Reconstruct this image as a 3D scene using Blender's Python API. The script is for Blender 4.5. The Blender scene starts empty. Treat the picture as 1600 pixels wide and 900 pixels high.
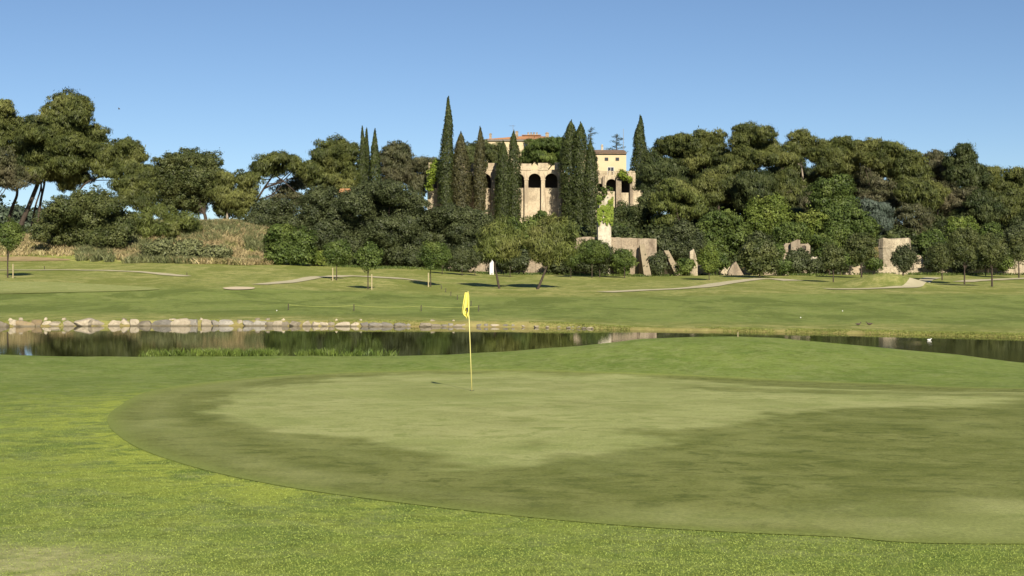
import bpy, math, random
import numpy as np
from mathutils import Vector

# ---------------------------------------------------------------- camera, sky, sun
F = 2222.0          # focal length in pixels of a 1600 px wide picture
HY = 415.0          # row of the horizon
CZ = 3.35           # camera height above the pond
SC = bpy.context.scene
COL = SC.collection
cam_d = bpy.data.cameras.new('camera'); cam = bpy.data.objects.new('camera', cam_d); COL.objects.link(cam)
cam_d.sensor_width = 36.0; cam_d.lens = 36.0 * F / 1600.0
cam_d.shift_y = -(450.0 - HY) / 1600.0
cam_d.clip_start = 0.1; cam_d.clip_end = 9000
cam.location = (0, 0, CZ); cam.rotation_euler = (math.radians(90), 0, 0)
SC.camera = cam

SUN_EL, SUN_AZ = math.radians(27), math.radians(167.0)   # azimuth clockwise from +Y
wd = bpy.data.worlds.new('World'); SC.world = wd; wd.use_nodes = True
nt = wd.node_tree; nt.nodes.clear()
wo = nt.nodes.new('ShaderNodeOutputWorld'); bg = nt.nodes.new('ShaderNodeBackground')
sky = nt.nodes.new('ShaderNodeTexSky'); sky.sky_type = 'NISHITA'; sky.sun_disc = False
sky.sun_elevation = SUN_EL; sky.sun_rotation = SUN_AZ
sky.altitude = 3000; sky.air_density = 1.0; sky.dust_density = 1.0; sky.ozone_density = 3.2
bg.inputs['Strength'].default_value = 0.057
nt.links.new(sky.outputs[0], bg.inputs[0]); nt.links.new(bg.outputs[0], wo.inputs[0])
sl = bpy.data.lights.new('sun', 'SUN'); sl.energy = 5.0; sl.angle = math.radians(0.5); sl.color = (1.0, 0.90, 0.74)
so = bpy.data.objects.new('sun', sl); COL.objects.link(so)
sdir = Vector((math.sin(SUN_AZ) * math.cos(SUN_EL), math.cos(SUN_AZ) * math.cos(SUN_EL), math.sin(SUN_EL)))
so.rotation_euler = sdir.to_track_quat('Z', 'Y').to_euler(); so.location = (20, -30, 60)
SC.view_settings.view_transform = 'Standard'; SC.view_settings.look = 'None'
SC.view_settings.exposure = 0.75; SC.view_settings.gamma = 1.0; SC.view_settings.use_curve_mapping = False
SC.render.engine = 'CYCLES'
SC.cycles.max_bounces = 5; SC.cycles.transparent_max_bounces = 4

# ---------------------------------------------------------------- helpers
def W(px, py, d): return ((px - 800.0) / F * d, d, CZ - (py - HY) / F * d)

def setp(o, label=None, cat=None, group=None, kind=None):
    if label: o['label'] = label
    if cat: o['category'] = cat
    if group: o['group'] = group
    if kind: o['kind'] = kind
    return o

def link(name, me, mat=None, parent=None):
    o = bpy.data.objects.new(name, me); COL.objects.link(o)
    if mat and me is not None and not me.materials: me.materials.append(mat)
    if parent: o.parent = parent
    return o

def empty(name, loc, label=None, cat=None, group=None):
    o = bpy.data.objects.new(name, None); COL.objects.link(o); o.location = loc
    o.empty_display_size = 0.5
    return setp(o, label, cat, group)

def qmesh(name, V, Q, attrs=None, smooth=False):
    """quads given as an (n,4) array"""
    V = np.asarray(V, np.float32); Q = np.asarray(Q, np.int32)
    me = bpy.data.meshes.new(name)
    me.vertices.add(len(V)); me.vertices.foreach_set('co', V.ravel())
    k = Q.shape[1]
    me.loops.add(Q.size); me.loops.foreach_set('vertex_index', Q.ravel())
    me.polygons.add(len(Q)); me.polygons.foreach_set('loop_start', np.arange(0, Q.size, k, dtype=np.int32))
    try: me.polygons.foreach_set('loop_total', np.full(len(Q), k, np.int32))
    except Exception: pass
    if smooth: me.polygons.foreach_set('use_smooth', np.ones(len(Q), bool))
    for an, (dom, arr) in (attrs or {}).items():
        a = me.attributes.new(an, 'FLOAT', dom); a.data.foreach_set('value', np.asarray(arr, np.float32).ravel())
    me.update(calc_edges=True); me.validate()
    return me

class MB:
    """collects boxes, tubes and polygons into one mesh"""
    def __init__(s): s.v = []; s.f = []
    def add(s, vs, fs):
        n = len(s.v); s.v += [tuple(p) for p in vs]; s.f += [tuple(i + n for i in f) for f in fs]
    def box(s, x0, x1, y0, y1, z0, z1):
        s.add([(x0,y0,z0),(x1,y0,z0),(x1,y1,z0),(x0,y1,z0),(x0,y0,z1),(x1,y0,z1),(x1,y1,z1),(x0,y1,z1)],
              [(0,3,2,1),(4,5,6,7),(0,1,5,4),(1,2,6,5),(2,3,7,6),(3,0,4,7)])
    def tube(s, pts, rad, n=8, cap=True):
        pts = [Vector(p) for p in pts]; rings = []
        if not hasattr(rad, '__len__'): rad = [rad] * len(pts)
        for i, p in enumerate(pts):
            a = pts[max(i-1, 0)]; b = pts[min(i+1, len(pts)-1)]
            t = (b - a).normalized() if (b - a).length > 1e-9 else Vector((0,0,1))
            u = t.cross(Vector((0,1,0.01)) if abs(t.y) < .9 else Vector((1,0,0))).normalized(); w = t.cross(u)
            rings.append([p + (u*math.cos(2*math.pi*k/n) + w*math.sin(2*math.pi*k/n)) * rad[i] for k in range(n)])
        vs = [q for r in rings for q in r]; fs = []
        for i in range(len(pts)-1):
            for k in range(n):
                k2 = (k+1) % n; fs.append((i*n+k, i*n+k2, (i+1)*n+k2, (i+1)*n+k))
        if cap:
            fs.append(tuple(range(n))[::-1]); fs.append(tuple(range((len(pts)-1)*n, len(pts)*n)))
        s.add(vs, fs)
    def prism(s, poly, y0, y1):
        """poly of (x,z) extruded along y"""
        n = len(poly)
        s.add([(x,y0,z) for x,z in poly] + [(x,y1,z) for x,z in poly],
              [tuple(range(n)), tuple(range(2*n-1, n-1, -1))] + [(i, i+n, (i+1)%n+n, (i+1)%n) for i in range(n)])
    def mesh(s, name, smooth=False):
        me = bpy.data.meshes.new(name); me.from_pydata(s.v, [], s.f)
        if smooth: me.polygons.foreach_set('use_smooth', [True]*len(me.polygons))
        me.update(); me.validate()
        import bmesh
        bm = bmesh.new(); bm.from_mesh(me); bmesh.ops.recalc_face_normals(bm, faces=bm.faces); bm.to_mesh(me); bm.free()
        return me
    def build(s, name, mat, parent=None, smooth=False):
        return link(name, s.mesh(name, smooth), mat, parent)

_vn = {}
def vnoise(x, y, seed=0):
    """value noise, 0..1"""
    if seed not in _vn: _vn[seed] = np.random.RandomState(seed + 77).rand(256, 256)
    g = _vn[seed]; x = np.asarray(x, float); y = np.asarray(y, float)
    xi = np.floor(x).astype(int); yi = np.floor(y).astype(int); fx = x - xi; fy = y - yi
    fx = fx*fx*(3-2*fx); fy = fy*fy*(3-2*fy)
    a = g[xi & 255, yi & 255]; b = g[(xi+1) & 255, yi & 255]; c = g[xi & 255, (yi+1) & 255]; d = g[(xi+1) & 255, (yi+1) & 255]
    return (a*(1-fx)+b*fx)*(1-fy) + (c*(1-fx)+d*fx)*fy
def fbm(x, y, seed=0, oct=4):
    s = 0; a = .5; t = 0
    for i in range(oct):
        s = s + a*vnoise(x*2**i + 13.7*i, y*2**i + 5.1*i, seed+i); t += a; a *= .55
    return s / t
def sstep(a, b, x):
    t = np.clip((x - a) / (b - a), 0, 1); return t*t*(3-2*t)

# ---------------------------------------------------------------- materials
def newmat(name):
    m = bpy.data.materials.new(name); m.use_nodes = True
    t = m.node_tree; b = t.nodes['Principled BSDF']; return m, t, b
def N(t, typ, **kw):
    n = t.nodes.new(typ)
    for k, v in kw.items():
        if k in n.inputs: n.inputs[k].default_value = v
        else: setattr(n, k, v)
    return n
def mixc(t, fac, a, b, blend='MIX'):
    n = t.nodes.new('ShaderNodeMix'); n.data_type = 'RGBA'; n.blend_type = blend
    for sock, v in ((n.inputs[0], fac), (n.inputs[6], a), (n.inputs[7], b)):
        if isinstance(v, (int, float)): sock.default_value = v
        elif isinstance(v, tuple): sock.default_value = (*v, 1)
        else: t.links.new(v, sock)
    return n.outputs[2]
def ramp(t, src, p0, p1, c0=(0,0,0), c1=(1,1,1)):
    r = t.nodes.new('ShaderNodeValToRGB'); r.color_ramp.elements[0].position = p0; r.color_ramp.elements[1].position = p1
    r.color_ramp.elements[0].color = (*c0, 1); r.color_ramp.elements[1].color = (*c1, 1)
    t.links.new(src, r.inputs[0]); return r.outputs[0]
def noise(t, scale, detail=4, rough=.6, vec=None, dist=0.0):
    n = t.nodes.new('ShaderNodeTexNoise'); n.inputs['Scale'].default_value = scale; n.inputs['Detail'].default_value = detail
    n.inputs['Roughness'].default_value = rough; n.inputs['Distortion'].default_value = dist
    if vec: t.links.new(vec, n.inputs['Vector'])
    return n.outputs[0]
def attr(t, name):
    n = t.nodes.new('ShaderNodeAttribute'); n.attribute_name = name; return n.outputs['Fac']
def geopos(t): return t.nodes.new('ShaderNodeNewGeometry').outputs['Position']
def bump(t, b, src, strength, dist):
    n = t.nodes.new('ShaderNodeBump'); n.inputs['Strength'].default_value = strength; n.inputs['Distance'].default_value = dist
    t.links.new(src, n.inputs['Height']); t.links.new(n.outputs[0], b.inputs['Normal']); return n

def foliage(name, dark, light, tip=None, trans=.18, scale=.5):
    m, t, b = newmat(name); out = t.nodes['Material Output']
    pos = geopos(t)
    c = mixc(t, ramp(t, noise(t, scale, 3, .6, pos), .35, .65), dark, light)
    if tip: c = mixc(t, ramp(t, noise(t, scale*.33, 2, .5, pos), .5, .7), c, tip)
    oi = t.nodes.new('ShaderNodeObjectInfo')
    h = N(t, 'ShaderNodeHueSaturation'); t.links.new(c, h.inputs['Color'])
    mr = N(t, 'ShaderNodeMapRange'); mr.inputs['To Min'].default_value = .6; mr.inputs['To Max'].default_value = 1.4
    t.links.new(attr(t, 'rnd'), mr.inputs['Value']); t.links.new(mr.outputs[0], h.inputs['Value'])
    t.links.new(h.outputs[0], b.inputs['Base Color'])
    b.inputs['Roughness'].default_value = .55; b.inputs['Specular IOR Level'].default_value = .25
    tr = N(t, 'ShaderNodeBsdfTranslucent'); t.links.new(h.outputs[0], tr.inputs[0])
    mx = N(t, 'ShaderNodeMixShader'); mx.inputs[0].default_value = trans
    t.links.new(b.outputs[0], mx.inputs[1]); t.links.new(tr.outputs[0], mx.inputs[2]); t.links.new(mx.outputs[0], out.inputs[0])
    return m

FM = {
 'pine':   foliage('pine_needles', (0.037,0.050,0.013), (0.095,0.109,0.027), (0.136,0.145,0.041)),
 'pinegrey': foliage('dry_pine_needles', (0.041,0.048,0.019), (0.095,0.095,0.045), (0.127,0.113,0.064)),
 'pinedark': foliage('dark_needles', (0.027,0.041,0.013), (0.068,0.083,0.026)),
 'pinelite': foliage('fresh_pine_needles', (.060,.078,.018), (.120,.142,.034), (.155,.16,.048)),
 'cypress': foliage('cypress_leaves', (0.018,0.027,0.006), (0.045,0.058,0.014), None, .06, 1.2),
 'cypressbrown': foliage('brown_cypress_leaves', (.030,.032,.011), (.066,.062,.024), None, .06, 1.4),
 'holm':   foliage('holm_oak_leaves', (0.035,0.048,0.013), (0.086,0.098,0.031), None, .1, .7),
 'privet': foliage('grey_green_leaves', (.028,.038,.014), (.066,.079,.030), None, .1, .6),
 'broad':  foliage('broad_leaves', (0.039,0.065,0.013), (0.089,0.124,0.028), (0.124,0.157,0.035), .25, .8),
 'bright': foliage('bright_leaves', (0.067,0.102,0.015), (0.130,0.167,0.032), (0.173,0.203,0.045), .25, .8),
 'ivy':    foliage('ivy_leaves', (0.099,0.154,0.014), (0.218,0.272,0.037), None, .25, 2.0),
 'cedar':  foliage('blue_grey_needles', (0.045,0.064,0.045), (0.099,0.127,0.099), None, .1),
 'far':    foliage('distant_leaves', (0.037,0.054,0.031), (0.068,0.091,0.054), None, .1, .2),
 'dry':    foliage('dry_scrub', (.24,.19,.09), (.40,.33,.18), (.22,.22,.085), .2, 1.1),
 'scrub':  foliage('green_scrub_leaves', (.085,.10,.04), (.17,.18,.08), None, .15, .9),
 'weed':   foliage('weed_leaves', (.13,.16,.035), (.22,.25,.06), None, .2, 1.0),
 'rush':   foliage('rush_blades', (0.065,0.103,0.019), (0.140,0.189,0.038), None, .2, 1.0),
 'reed':   foliage('reed_blades', (0.109,0.163,0.027), (0.218,0.272,0.054), None, .3, 1.0),
}

def simple(name, c, rough=.6, c2=None, scale=5, spec=.3, bmp=0, metal=0):
    m, t, b = newmat(name); pos = geopos(t)
    if c2 is None: c2 = tuple(v*.75 for v in c)
    n = noise(t, scale, 5, .6, pos)
    t.links.new(mixc(t, ramp(t, n, .3, .7), c, c2), b.inputs['Base Color'])
    b.inputs['Roughness'].default_value = rough; b.inputs['Specular IOR Level'].default_value = spec; b.inputs['Metallic'].default_value = metal
    if bmp: bump(t, b, n, .6, bmp)
    return m

def stone(name, a, b_, stain, joint=True, scale=1.0):
    """weathered masonry: courses of blocks, blotches, dark runs below ledges"""
    m, t, b = newmat(name); pos = geopos(t)
    c = mixc(t, ramp(t, noise(t, .45*scale, 5, .65, pos), .35, .65), a, b_)
    mp = N(t, 'ShaderNodeMapping'); mp.inputs['Scale'].default_value = (1.2*scale, 1.2*scale, .22*scale); t.links.new(pos, mp.inputs[0])
    c = mixc(t, ramp(t, noise(t, 1.0, 6, .75, mp.outputs[0]), .50, .62), c, stain)
    c = mixc(t, ramp(t, noise(t, 3.5*scale, 5, .7, pos), .52, .68), c, tuple(v*.5 for v in a))
    c = mixc(t, ramp(t, noise(t, .28*scale, 7, .75, pos, .5), .50, .60, (0,0,0), (.75,.75,.75)), c, tuple(v*.62 for v in b_))
    if joint:
        v = t.nodes.new('ShaderNodeTexVoronoi'); v.feature = 'DISTANCE_TO_EDGE'; v.inputs['Scale'].default_value = 1.9*scale
        mp2 = N(t, 'ShaderNodeMapping'); mp2.inputs['Scale'].default_value = (1, 1, 1.6); t.links.new(pos, mp2.inputs[0]); t.links.new(mp2.outputs[0], v.inputs['Vector'])
        c = mixc(t, ramp(t, v.outputs[0], .0, .07, (.6,.6,.6), (0,0,0)), c, tuple(v_*.5 for v_ in b_))
        bump(t, b, v.outputs[0], .7, .06)
    else: bump(t, b, noise(t, 2.5*scale, 6, .7, pos), .6, .08)
    t.links.new(c, b.inputs['Base Color']); b.inputs['Roughness'].default_value = .9; b.inputs['Specular IOR Level'].default_value = .15
    return m

M_bark = simple('bark', (.075,.058,.045), .9, (.035,.028,.022), 3, .1, .03)
M_barkpale = simple('pale_bark', (.34,.29,.23), .9, (.20,.17,.13), 3, .1, .03)
M_stake = simple('stake_wood', (.34,.29,.17), .8, (.25,.21,.12), 8)
M_villa = stone('villa_plaster', (.47,.41,.285), (.40,.325,.225), (.25,.20,.14), False)
M_pink = stone('pink_rubble_wall', (.27,.215,.15), (.33,.275,.20), (.13,.10,.07))
M_pale = stone('pale_rubble_wall', (.42,.365,.26), (.34,.28,.195), (.16,.13,.09))
M_white = stone('lime_washed_wall', (.50,.46,.36), (.43,.38,.29), (.27,.23,.16), False)
M_cream = simple('cream_render', (.50,.425,.27), .9, (.45,.375,.235), .8, .1)
M_concrete = simple('buttress_render', (.27,.225,.15), .9, (.20,.165,.11), 1.5, .1, .02)
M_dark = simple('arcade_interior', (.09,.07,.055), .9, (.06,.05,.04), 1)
M_glass = simple('window_pane', (.03,.035,.04), .1, (.02,.02,.025), 1, .6)
M_wframe = simple('white_paint', (.55,.53,.48), .5, (.48,.46,.42), 3)
M_shut = simple('dark_shutter', (.045,.04,.035), .6, (.03,.03,.025), 3)
M_metal = simple('dull_metal', (.22,.22,.22), .4, (.16,.16,.16), 8, .5, 0, .8)
M_yellow = simple('yellow_cloth', (.68,.63,.15), .7, (.60,.55,.12), 12)
M_pole = simple('yellow_pole', (.58,.54,.20), .35, (.52,.47,.16), 4, .5)
M_black = simple('black_mark', (.02,.02,.02), .6, (.03,.03,.02), 5)
M_path = simple('gravel_path', (.50,.45,.30), .95, (.42,.38,.24), 1.5, .1)
M_sand = simple('bunker_sand', (.62,.52,.36), .95, (.54,.45,.30), 2, .1)
M_dirt = simple('dry_earth', (.36,.26,.15), .95, (.24,.20,.09), .7, .1)
M_post = simple('dark_post', (.035,.03,.02), .7, (.05,.04,.03), 5)
M_rope = simple('yellow_rope', (.40,.42,.12), .8, (.36,.36,.1), 5)
M_whitebox = simple('white_plastic', (.62,.61,.57), .4, (.70,.70,.68), 4, .5)

def tile_mat():
    m, t, b = newmat('terracotta_tiles'); pos = geopos(t)
    c = mixc(t, ramp(t, noise(t, 2.2, 6, .75, pos), .3, .7), (.33,.14,.055), (.44,.24,.11))
    c = mixc(t, ramp(t, noise(t, 5.5, 3, .7, pos), .55, .7), c, (.15,.08,.045))
    t.links.new(c, b.inputs['Base Color']); b.inputs['Roughness'].default_value = .9; return m
M_tile = tile_mat()
M_tileold = stone('old_roof_tiles', (.19,.125,.085), (.25,.185,.13), (.12,.09,.07), False, 3)

def rock_mat(name, a, b_):
    m, t, b = newmat(name); pos = geopos(t)
    n = noise(t, 3.0, 6, .7, pos)
    c = mixc(t, ramp(t, n, .35, .68), a, b_)
    oi = t.nodes.new('ShaderNodeObjectInfo'); hs = N(t, 'ShaderNodeHueSaturation'); mr = N(t, 'ShaderNodeMapRange'); mr.inputs['To Min'].default_value = .45; mr.inputs['To Max'].default_value = 1.1
    t.links.new(oi.outputs['Random'], mr.inputs['Value']); t.links.new(mr.outputs[0], hs.inputs['Value']); t.links.new(c, hs.inputs['Color']); c = hs.outputs[0]
    c = mixc(t, ramp(t, noise(t, 9, 4, .7, pos), .56, .72), c, (.16,.12,.08))
    xyz = t.nodes.new('ShaderNodeSeparateXYZ'); t.links.new(pos, xyz.inputs[0])
    c = mixc(t, ramp(t, xyz.outputs[2], .03, .10, (1,1,1), (0,0,0)), c, (.13,.11,.07))     # the wet band at the waterline
    t.links.new(c, b.inputs['Base Color']); b.inputs['Roughness'].default_value = .85
    bump(t, b, n, .8, .05); return m
M_rock = [rock_mat('cream_rock', (.42,.37,.27), (.28,.235,.165)), rock_mat('grey_rock', (.32,.30,.25), (.20,.185,.155)), rock_mat('ochre_rock', (.38,.28,.13), (.26,.205,.13))]

def grass_mat(name):
    """mown turf; 'rough' = longer browner grass, 'lush' = bright yellow-green patches, 'pale' = dry straw"""
    m, t, b = newmat(name); pos = geopos(t)
    base = mixc(t, ramp(t, noise(t, .30, 6, .72, pos), .38, .62), (.148,.222,.038), (.238,.308,.070))
    base = mixc(t, ramp(t, noise(t, 1.5, 6, .75, pos, .8), .46, .60), base, (.27,.32,.10))
    base = mixc(t, ramp(t, noise(t, 2.6, 6, .75, pos, .8), .50, .62), base, (0.156,0.204,0.041))
    rgh = mixc(t, ramp(t, noise(t, .12, 6, .72, pos), .40, .60), (0.265,0.299,0.075), (0.408,0.388,0.136))
    rgh = mixc(t, ramp(t, noise(t, .7, 6, .75, pos), .46, .60), rgh, (0.177,0.218,0.049))
    rgh = mixc(t, ramp(t, noise(t, 1.9, 6, .75, pos), .52, .64), rgh, (0.449,0.422,0.163))
    mp = N(t, 'ShaderNodeMapping'); mp.inputs['Scale'].default_value = (.16, .07, .1); t.links.new(pos, mp.inputs[0])
    st = noise(t, 1.0, 8, .8, mp.outputs[0], .6)
    fm = t.nodes.new('ShaderNodeMath'); fm.operation = 'MULTIPLY'; t.links.new(attr(t, 'far'), fm.inputs[0]); t.links.new(ramp(t, st, .48, .56, (0,0,0), (.85,.85,.85)), fm.inputs[1])
    base = mixc(t, fm.outputs[0], base, (.120,.165,.036))
    rgh = mixc(t, ramp(t, st, .49, .56, (0,0,0), (.9,.9,.9)), rgh, (.21,.24,.055))
    c = mixc(t, attr(t, 'rough'), base, rgh)
    ln = t.nodes.new('ShaderNodeMath'); ln.operation = 'MULTIPLY'
    t.links.new(attr(t, 'lush'), ln.inputs[0]); t.links.new(ramp(t, noise(t, 1.1, 7, .75, pos, 1.0), .44, .56), ln.inputs[1])
    c = mixc(t, ln.outputs[0], c, (0.408,0.469,0.075))
    pn = t.nodes.new('ShaderNodeMath'); pn.operation = 'MULTIPLY'
    t.links.new(attr(t, 'pale'), pn.inputs[0]); t.links.new(ramp(t, noise(t, 2.2, 6, .75, pos), .3, .6), pn.inputs[1])
    c = mixc(t, pn.outputs[0], c, (0.571,0.544,0.258))
    dk = N(t, 'ShaderNodeHueSaturation'); dk.inputs['Value'].default_value = .62; t.links.new(c, dk.inputs['Color'])
    c = mixc(t, ramp(t, noise(t, 11, 7, .85, pos), .42, .60, (0,0,0), (.8,.8,.8)), c, dk.outputs[0])
    c = mixc(t, attr(t, 'earth'), c, (0.204,0.163,0.068))
    t.links.new(c, b.inputs['Base Color']); b.inputs['Roughness'].default_value = .8; b.inputs['Specular IOR Level'].default_value = .08
    bump(t, b, noise(t, 22, 5, .8, pos), .7, .03)
    return m
M_grass = grass_mat('mown_grass')

def green_mat():
    m, t, b = newmat('putting_turf'); pos = geopos(t)
    dry = mixc(t, ramp(t, noise(t, .5, 6, .7, pos), .40, .60), (.355,.395,.13), (.445,.465,.18))
    dry = mixc(t, ramp(t, noise(t, 1.8, 6, .75, pos, .8), .50, .62), dry, (.30,.345,.105))
    darker = mixc(t, ramp(t, noise(t, .7, 6, .75, pos, .6), .40, .60), (.165,.192,.042), (.250,.272,.078))
    darker = mixc(t, ramp(t, noise(t, 2.4, 6, .75, pos, .6), .50, .62), darker, (.125,.150,.032))
    darker = mixc(t, ramp(t, noise(t, 1.3, 6, .75, pos, .6), .58, .68), darker, (.265,.285,.085))
    c = mixc(t, attr(t, 'dry'), darker, dry)  # patch mask blends the dark turf tone into the light one
    c = mixc(t, attr(t, 'edge'), c, (.30,.36,.08))
    c = mixc(t, attr(t, 'rim'), c, (.25,.30,.07))
    dk = N(t, 'ShaderNodeHueSaturation'); dk.inputs['Value'].default_value = .55; t.links.new(c, dk.inputs['Color'])
    c = mixc(t, ramp(t, noise(t, 26, 8, .9, pos), .42, .58, (0,0,0), (.8,.8,.8)), c, dk.outputs[0])
    t.links.new(c, b.inputs['Base Color']); b.inputs['Roughness'].default_value = .8; b.inputs['Specular IOR Level'].default_value = .08
    bump(t, b, noise(t, 40, 5, .8, pos), .4, .01)
    return m
M_green = green_mat()

def water_mat():
    m, t, b = newmat('pond_water'); pos = geopos(t)
    b.inputs['Base Color'].default_value = (.030,.034,.012, 1); b.inputs['Roughness'].default_value = .015
    b.inputs['IOR'].default_value = 1.33; b.inputs['Specular IOR Level'].default_value = .5
    mp = N(t, 'ShaderNodeMapping'); mp.inputs['Scale'].default_value = (1.0, 1.0, 1.0); t.links.new(pos, mp.inputs[0])
    n1 = noise(t, 1.6, 3, .5, mp.outputs[0])
    n2 = noise(t, 7, 3, .6, pos)
    ri = t.nodes.new('ShaderNodeMath'); ri.operation = 'MULTIPLY'; t.links.new(attr(t, 'ripple'), ri.inputs[0]); t.links.new(n2, ri.inputs[1])
    ad = t.nodes.new('ShaderNodeMath'); ad.operation = 'MULTIPLY_ADD'; ad.inputs[1].default_value = .06
    t.links.new(n1, ad.inputs[0]); t.links.new(ri.outputs[0], ad.inputs[2])
    bump(t, b, ad.outputs[0], 1.0, .004)
    return m
M_water = water_mat()

# ---------------------------------------------------------------- terrain
CREST = np.array([(-400,550),(0,553),(100,556),(200,557),(400,556),(600,556),(700,553),(800,548),(900,540),(1000,530),(1080,527),(1150,526),(1210,528),(1300,536),(1400,545),(1500,554),(1600,566),(2000,572)], float)
SHORE = np.array([(-400,511),(0,510),(200,509),(400,509),(600,510),(800,511),(900,513),(1000,516),(1150,518),(1300,521),(1450,524),(1600,528),(2000,533)], float)
DC = 48.0
RD = [82, 95, 110, 130, 150, 170, 190]
FARC = {-400:[496,478,461,440,424,412,405], 0:[498,478,462,441,426,413,405], 250:[498,481,465,445,430,416,407.5], 400:[498,484,468,448,433,419,409], 600:[498,486,471,454,441,429,419],
        800:[500,488,474,460,449,438,429], 1000:[503,487,473,460,449,440,432], 1200:[502,485,472,458,447,438,430], 1400:[500,486,472,458,447,437,429], 1600:[500,486,472,458,446,438,430], 2000:[500,486,472,458,446,438,430]}
FK = sorted(FARC)
FZ = np.array([[CZ - (FARC[k][i] - HY) * RD[i] / F for i in range(len(RD))] for k in FK])
def terrain(x, y):
    x = np.asarray(x, float); y = np.asarray(y, float)
    px = 800 + F * x / np.maximum(y, 25)
    px = np.clip(px, -399, 1999)
    zp = 1.75 - .0365 * y + .0001*np.clip(-y, 0, 99)
    zc = CZ - (np.interp(px, CREST[:,0], CREST[:,1]) - HY) * DC / F
    y0 = np.interp(px, [0, 700, 1150, 1600], [34, 38, 35.5, 33])
    near = zp + sstep(y0, DC, y) * (zc - (1.75 - .0365*DC))
    near = near + .05*(fbm(x*.18, y*.12, 3, 3)-.5)*sstep(8, 20, y) + .035*(fbm(x*.9, y*.5, 17, 2)-.5)*sstep(32, 40, y)
    Df = CZ * F / (np.interp(px, SHORE[:,0], SHORE[:,1]) - HY)
    down = sstep(DC - .5, DC + 6.5, y)
    bed = near*(1-down) - .9*down
    # far bank
    col = np.interp(px, FK, np.arange(len(FK))); ci = np.clip(col.astype(int), 0, len(FK)-2); cf = col - ci; cf = cf*cf*(3-2*cf)
    rr = np.interp(y, RD, np.arange(len(RD))); ri = np.clip(rr.astype(int), 0, len(RD)-2); rf = rr - ri
    zf = (FZ[ci,ri]*(1-rf)+FZ[ci,ri+1]*rf)*(1-cf) + (FZ[ci+1,ri]*(1-rf)+FZ[ci+1,ri+1]*rf)*cf
    # right of the stones the bank starts nearer and rises from the waterline
    zs = .30 - .16*sstep(850, 1000, px)
    t = np.clip((y - Df - .3) / np.maximum(82 - Df - .3, .5), 0, 1)
    zf = np.where(y < 82, zs*(1-t) + zf*t, zf)
    zf = zf + .16*(fbm(x*.07, y*.05, 9, 3)-.5)*sstep(84, 100, y)
    zf = zf + .13*(fbm(x*.22, y*.10, 14, 3)-.5)*sstep(84, 95, y)*(1-sstep(178, 186, y))
    # knoll on the right
    mx, my = (1385-800)/F*152, 152
    zf = zf + 1.35*np.exp(-((x-mx)/3.6)**2 - ((y-my)/5)**2)
    mx, my = (580-800)/F*150, 150
    zf = zf + .3*np.exp(-((x-mx)/7)**2 - ((y-my)/5)**2)
    up = sstep(Df - 1.2, Df + .35, y)
    z = bed*(1-up) + zf*up
    # hill behind
    y1 = np.interp(px, [350, 440, 520, 860, 890, 1025, 1060, 2000], [178, 184, 197, 197, 196.2, 196.2, 197, 197])
    y2 = np.interp(px, [350, 440, 520, 860, 890, 1025, 1060, 2000], [202, 205, 235, 235, 198.5, 198.5, 235, 235])
    zt = np.interp(px, [-400, 90, 170, 350, 440, 560, 860, 890, 1025, 1060, 2000], [7.4, 7.4, 9.0, 9.2, 8.8, 8.3, 8.0, 6.9, 6.9, 8.0, 8.3])
    h = sstep(0, 1, (y - y1)/(y2 - y1))
    z = z*(1-h) + zt*h
    z = z*(1-sstep(330, 700, y)) + 4.0*sstep(330, 700, y)
    # the pond closes well outside the picture
    side = sstep(75, 95, np.abs(x)) * sstep(40, 50, y) * (1 - sstep(80, 90, y))
    return z*(1-side) + 1.0*side

def ground_d(px, py, lo=2.0, hi=205.0):
    """distance at which the sight line through a picture point meets the ground"""
    ds = np.linspace(lo, hi, 6000); zz = CZ - (py - HY) / F * ds
    tz = terrain((px-800)/F*ds, ds); k = np.argmax(tz >= zz)
    return float(ds[k]) if tz[k] >= zz[k] else hi
def G(px, py):
    d = ground_d(px, py); x = (px-800)/F*d; return (x, d, float(terrain(x, d)))
def tz(x, y): return float(terrain(x, y))

def inpoly(px, py, poly):
    c = np.zeros(np.shape(px), bool); n = len(poly)
    for i in range(n):
        x0, y0 = poly[i]; x1, y1 = poly[(i+1) % n]
        k = ((y0 > py) != (y1 > py)) & (px < (x1-x0)*(py-y0)/((y1-y0) if y1 != y0 else 1e-9) + x0); c ^= k
    return c
def polydist(px, py, poly, closed=True):
    d = np.full(np.shape(px), 1e9); n = len(poly)
    for i in range(n if closed else n-1):
        x0, y0 = poly[i]; x1, y1 = poly[(i+1) % n]; dx, dy = x1-x0, y1-y0
        t = np.clip(((px-x0)*dx + (py-y0)*dy)/(dx*dx+dy*dy+1e-12), 0, 1)
        d = np.minimum(d, np.hypot(px-x0-t*dx, py-y0-t*dy))
    return d
def catmull(P, n=6, closed=False):
    P = [np.array(p, float) for p in P]; out = []; m = len(P)
    for i in range(m if closed else m-1):
        g = lambda k: P[k % m] if closed else P[min(max(k, 0), m-1)]
        a, b, c, d = g(i-1), g(i), g(i+1), g(i+2)
        for j in range(n):
            t = j/n; out.append(.5*((2*b)+(-a+c)*t+(2*a-5*b+4*c-d)*t*t+(-a+3*b-3*c+d)*t**3))
    if not closed: out.append(P[-1])
    return out

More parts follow.
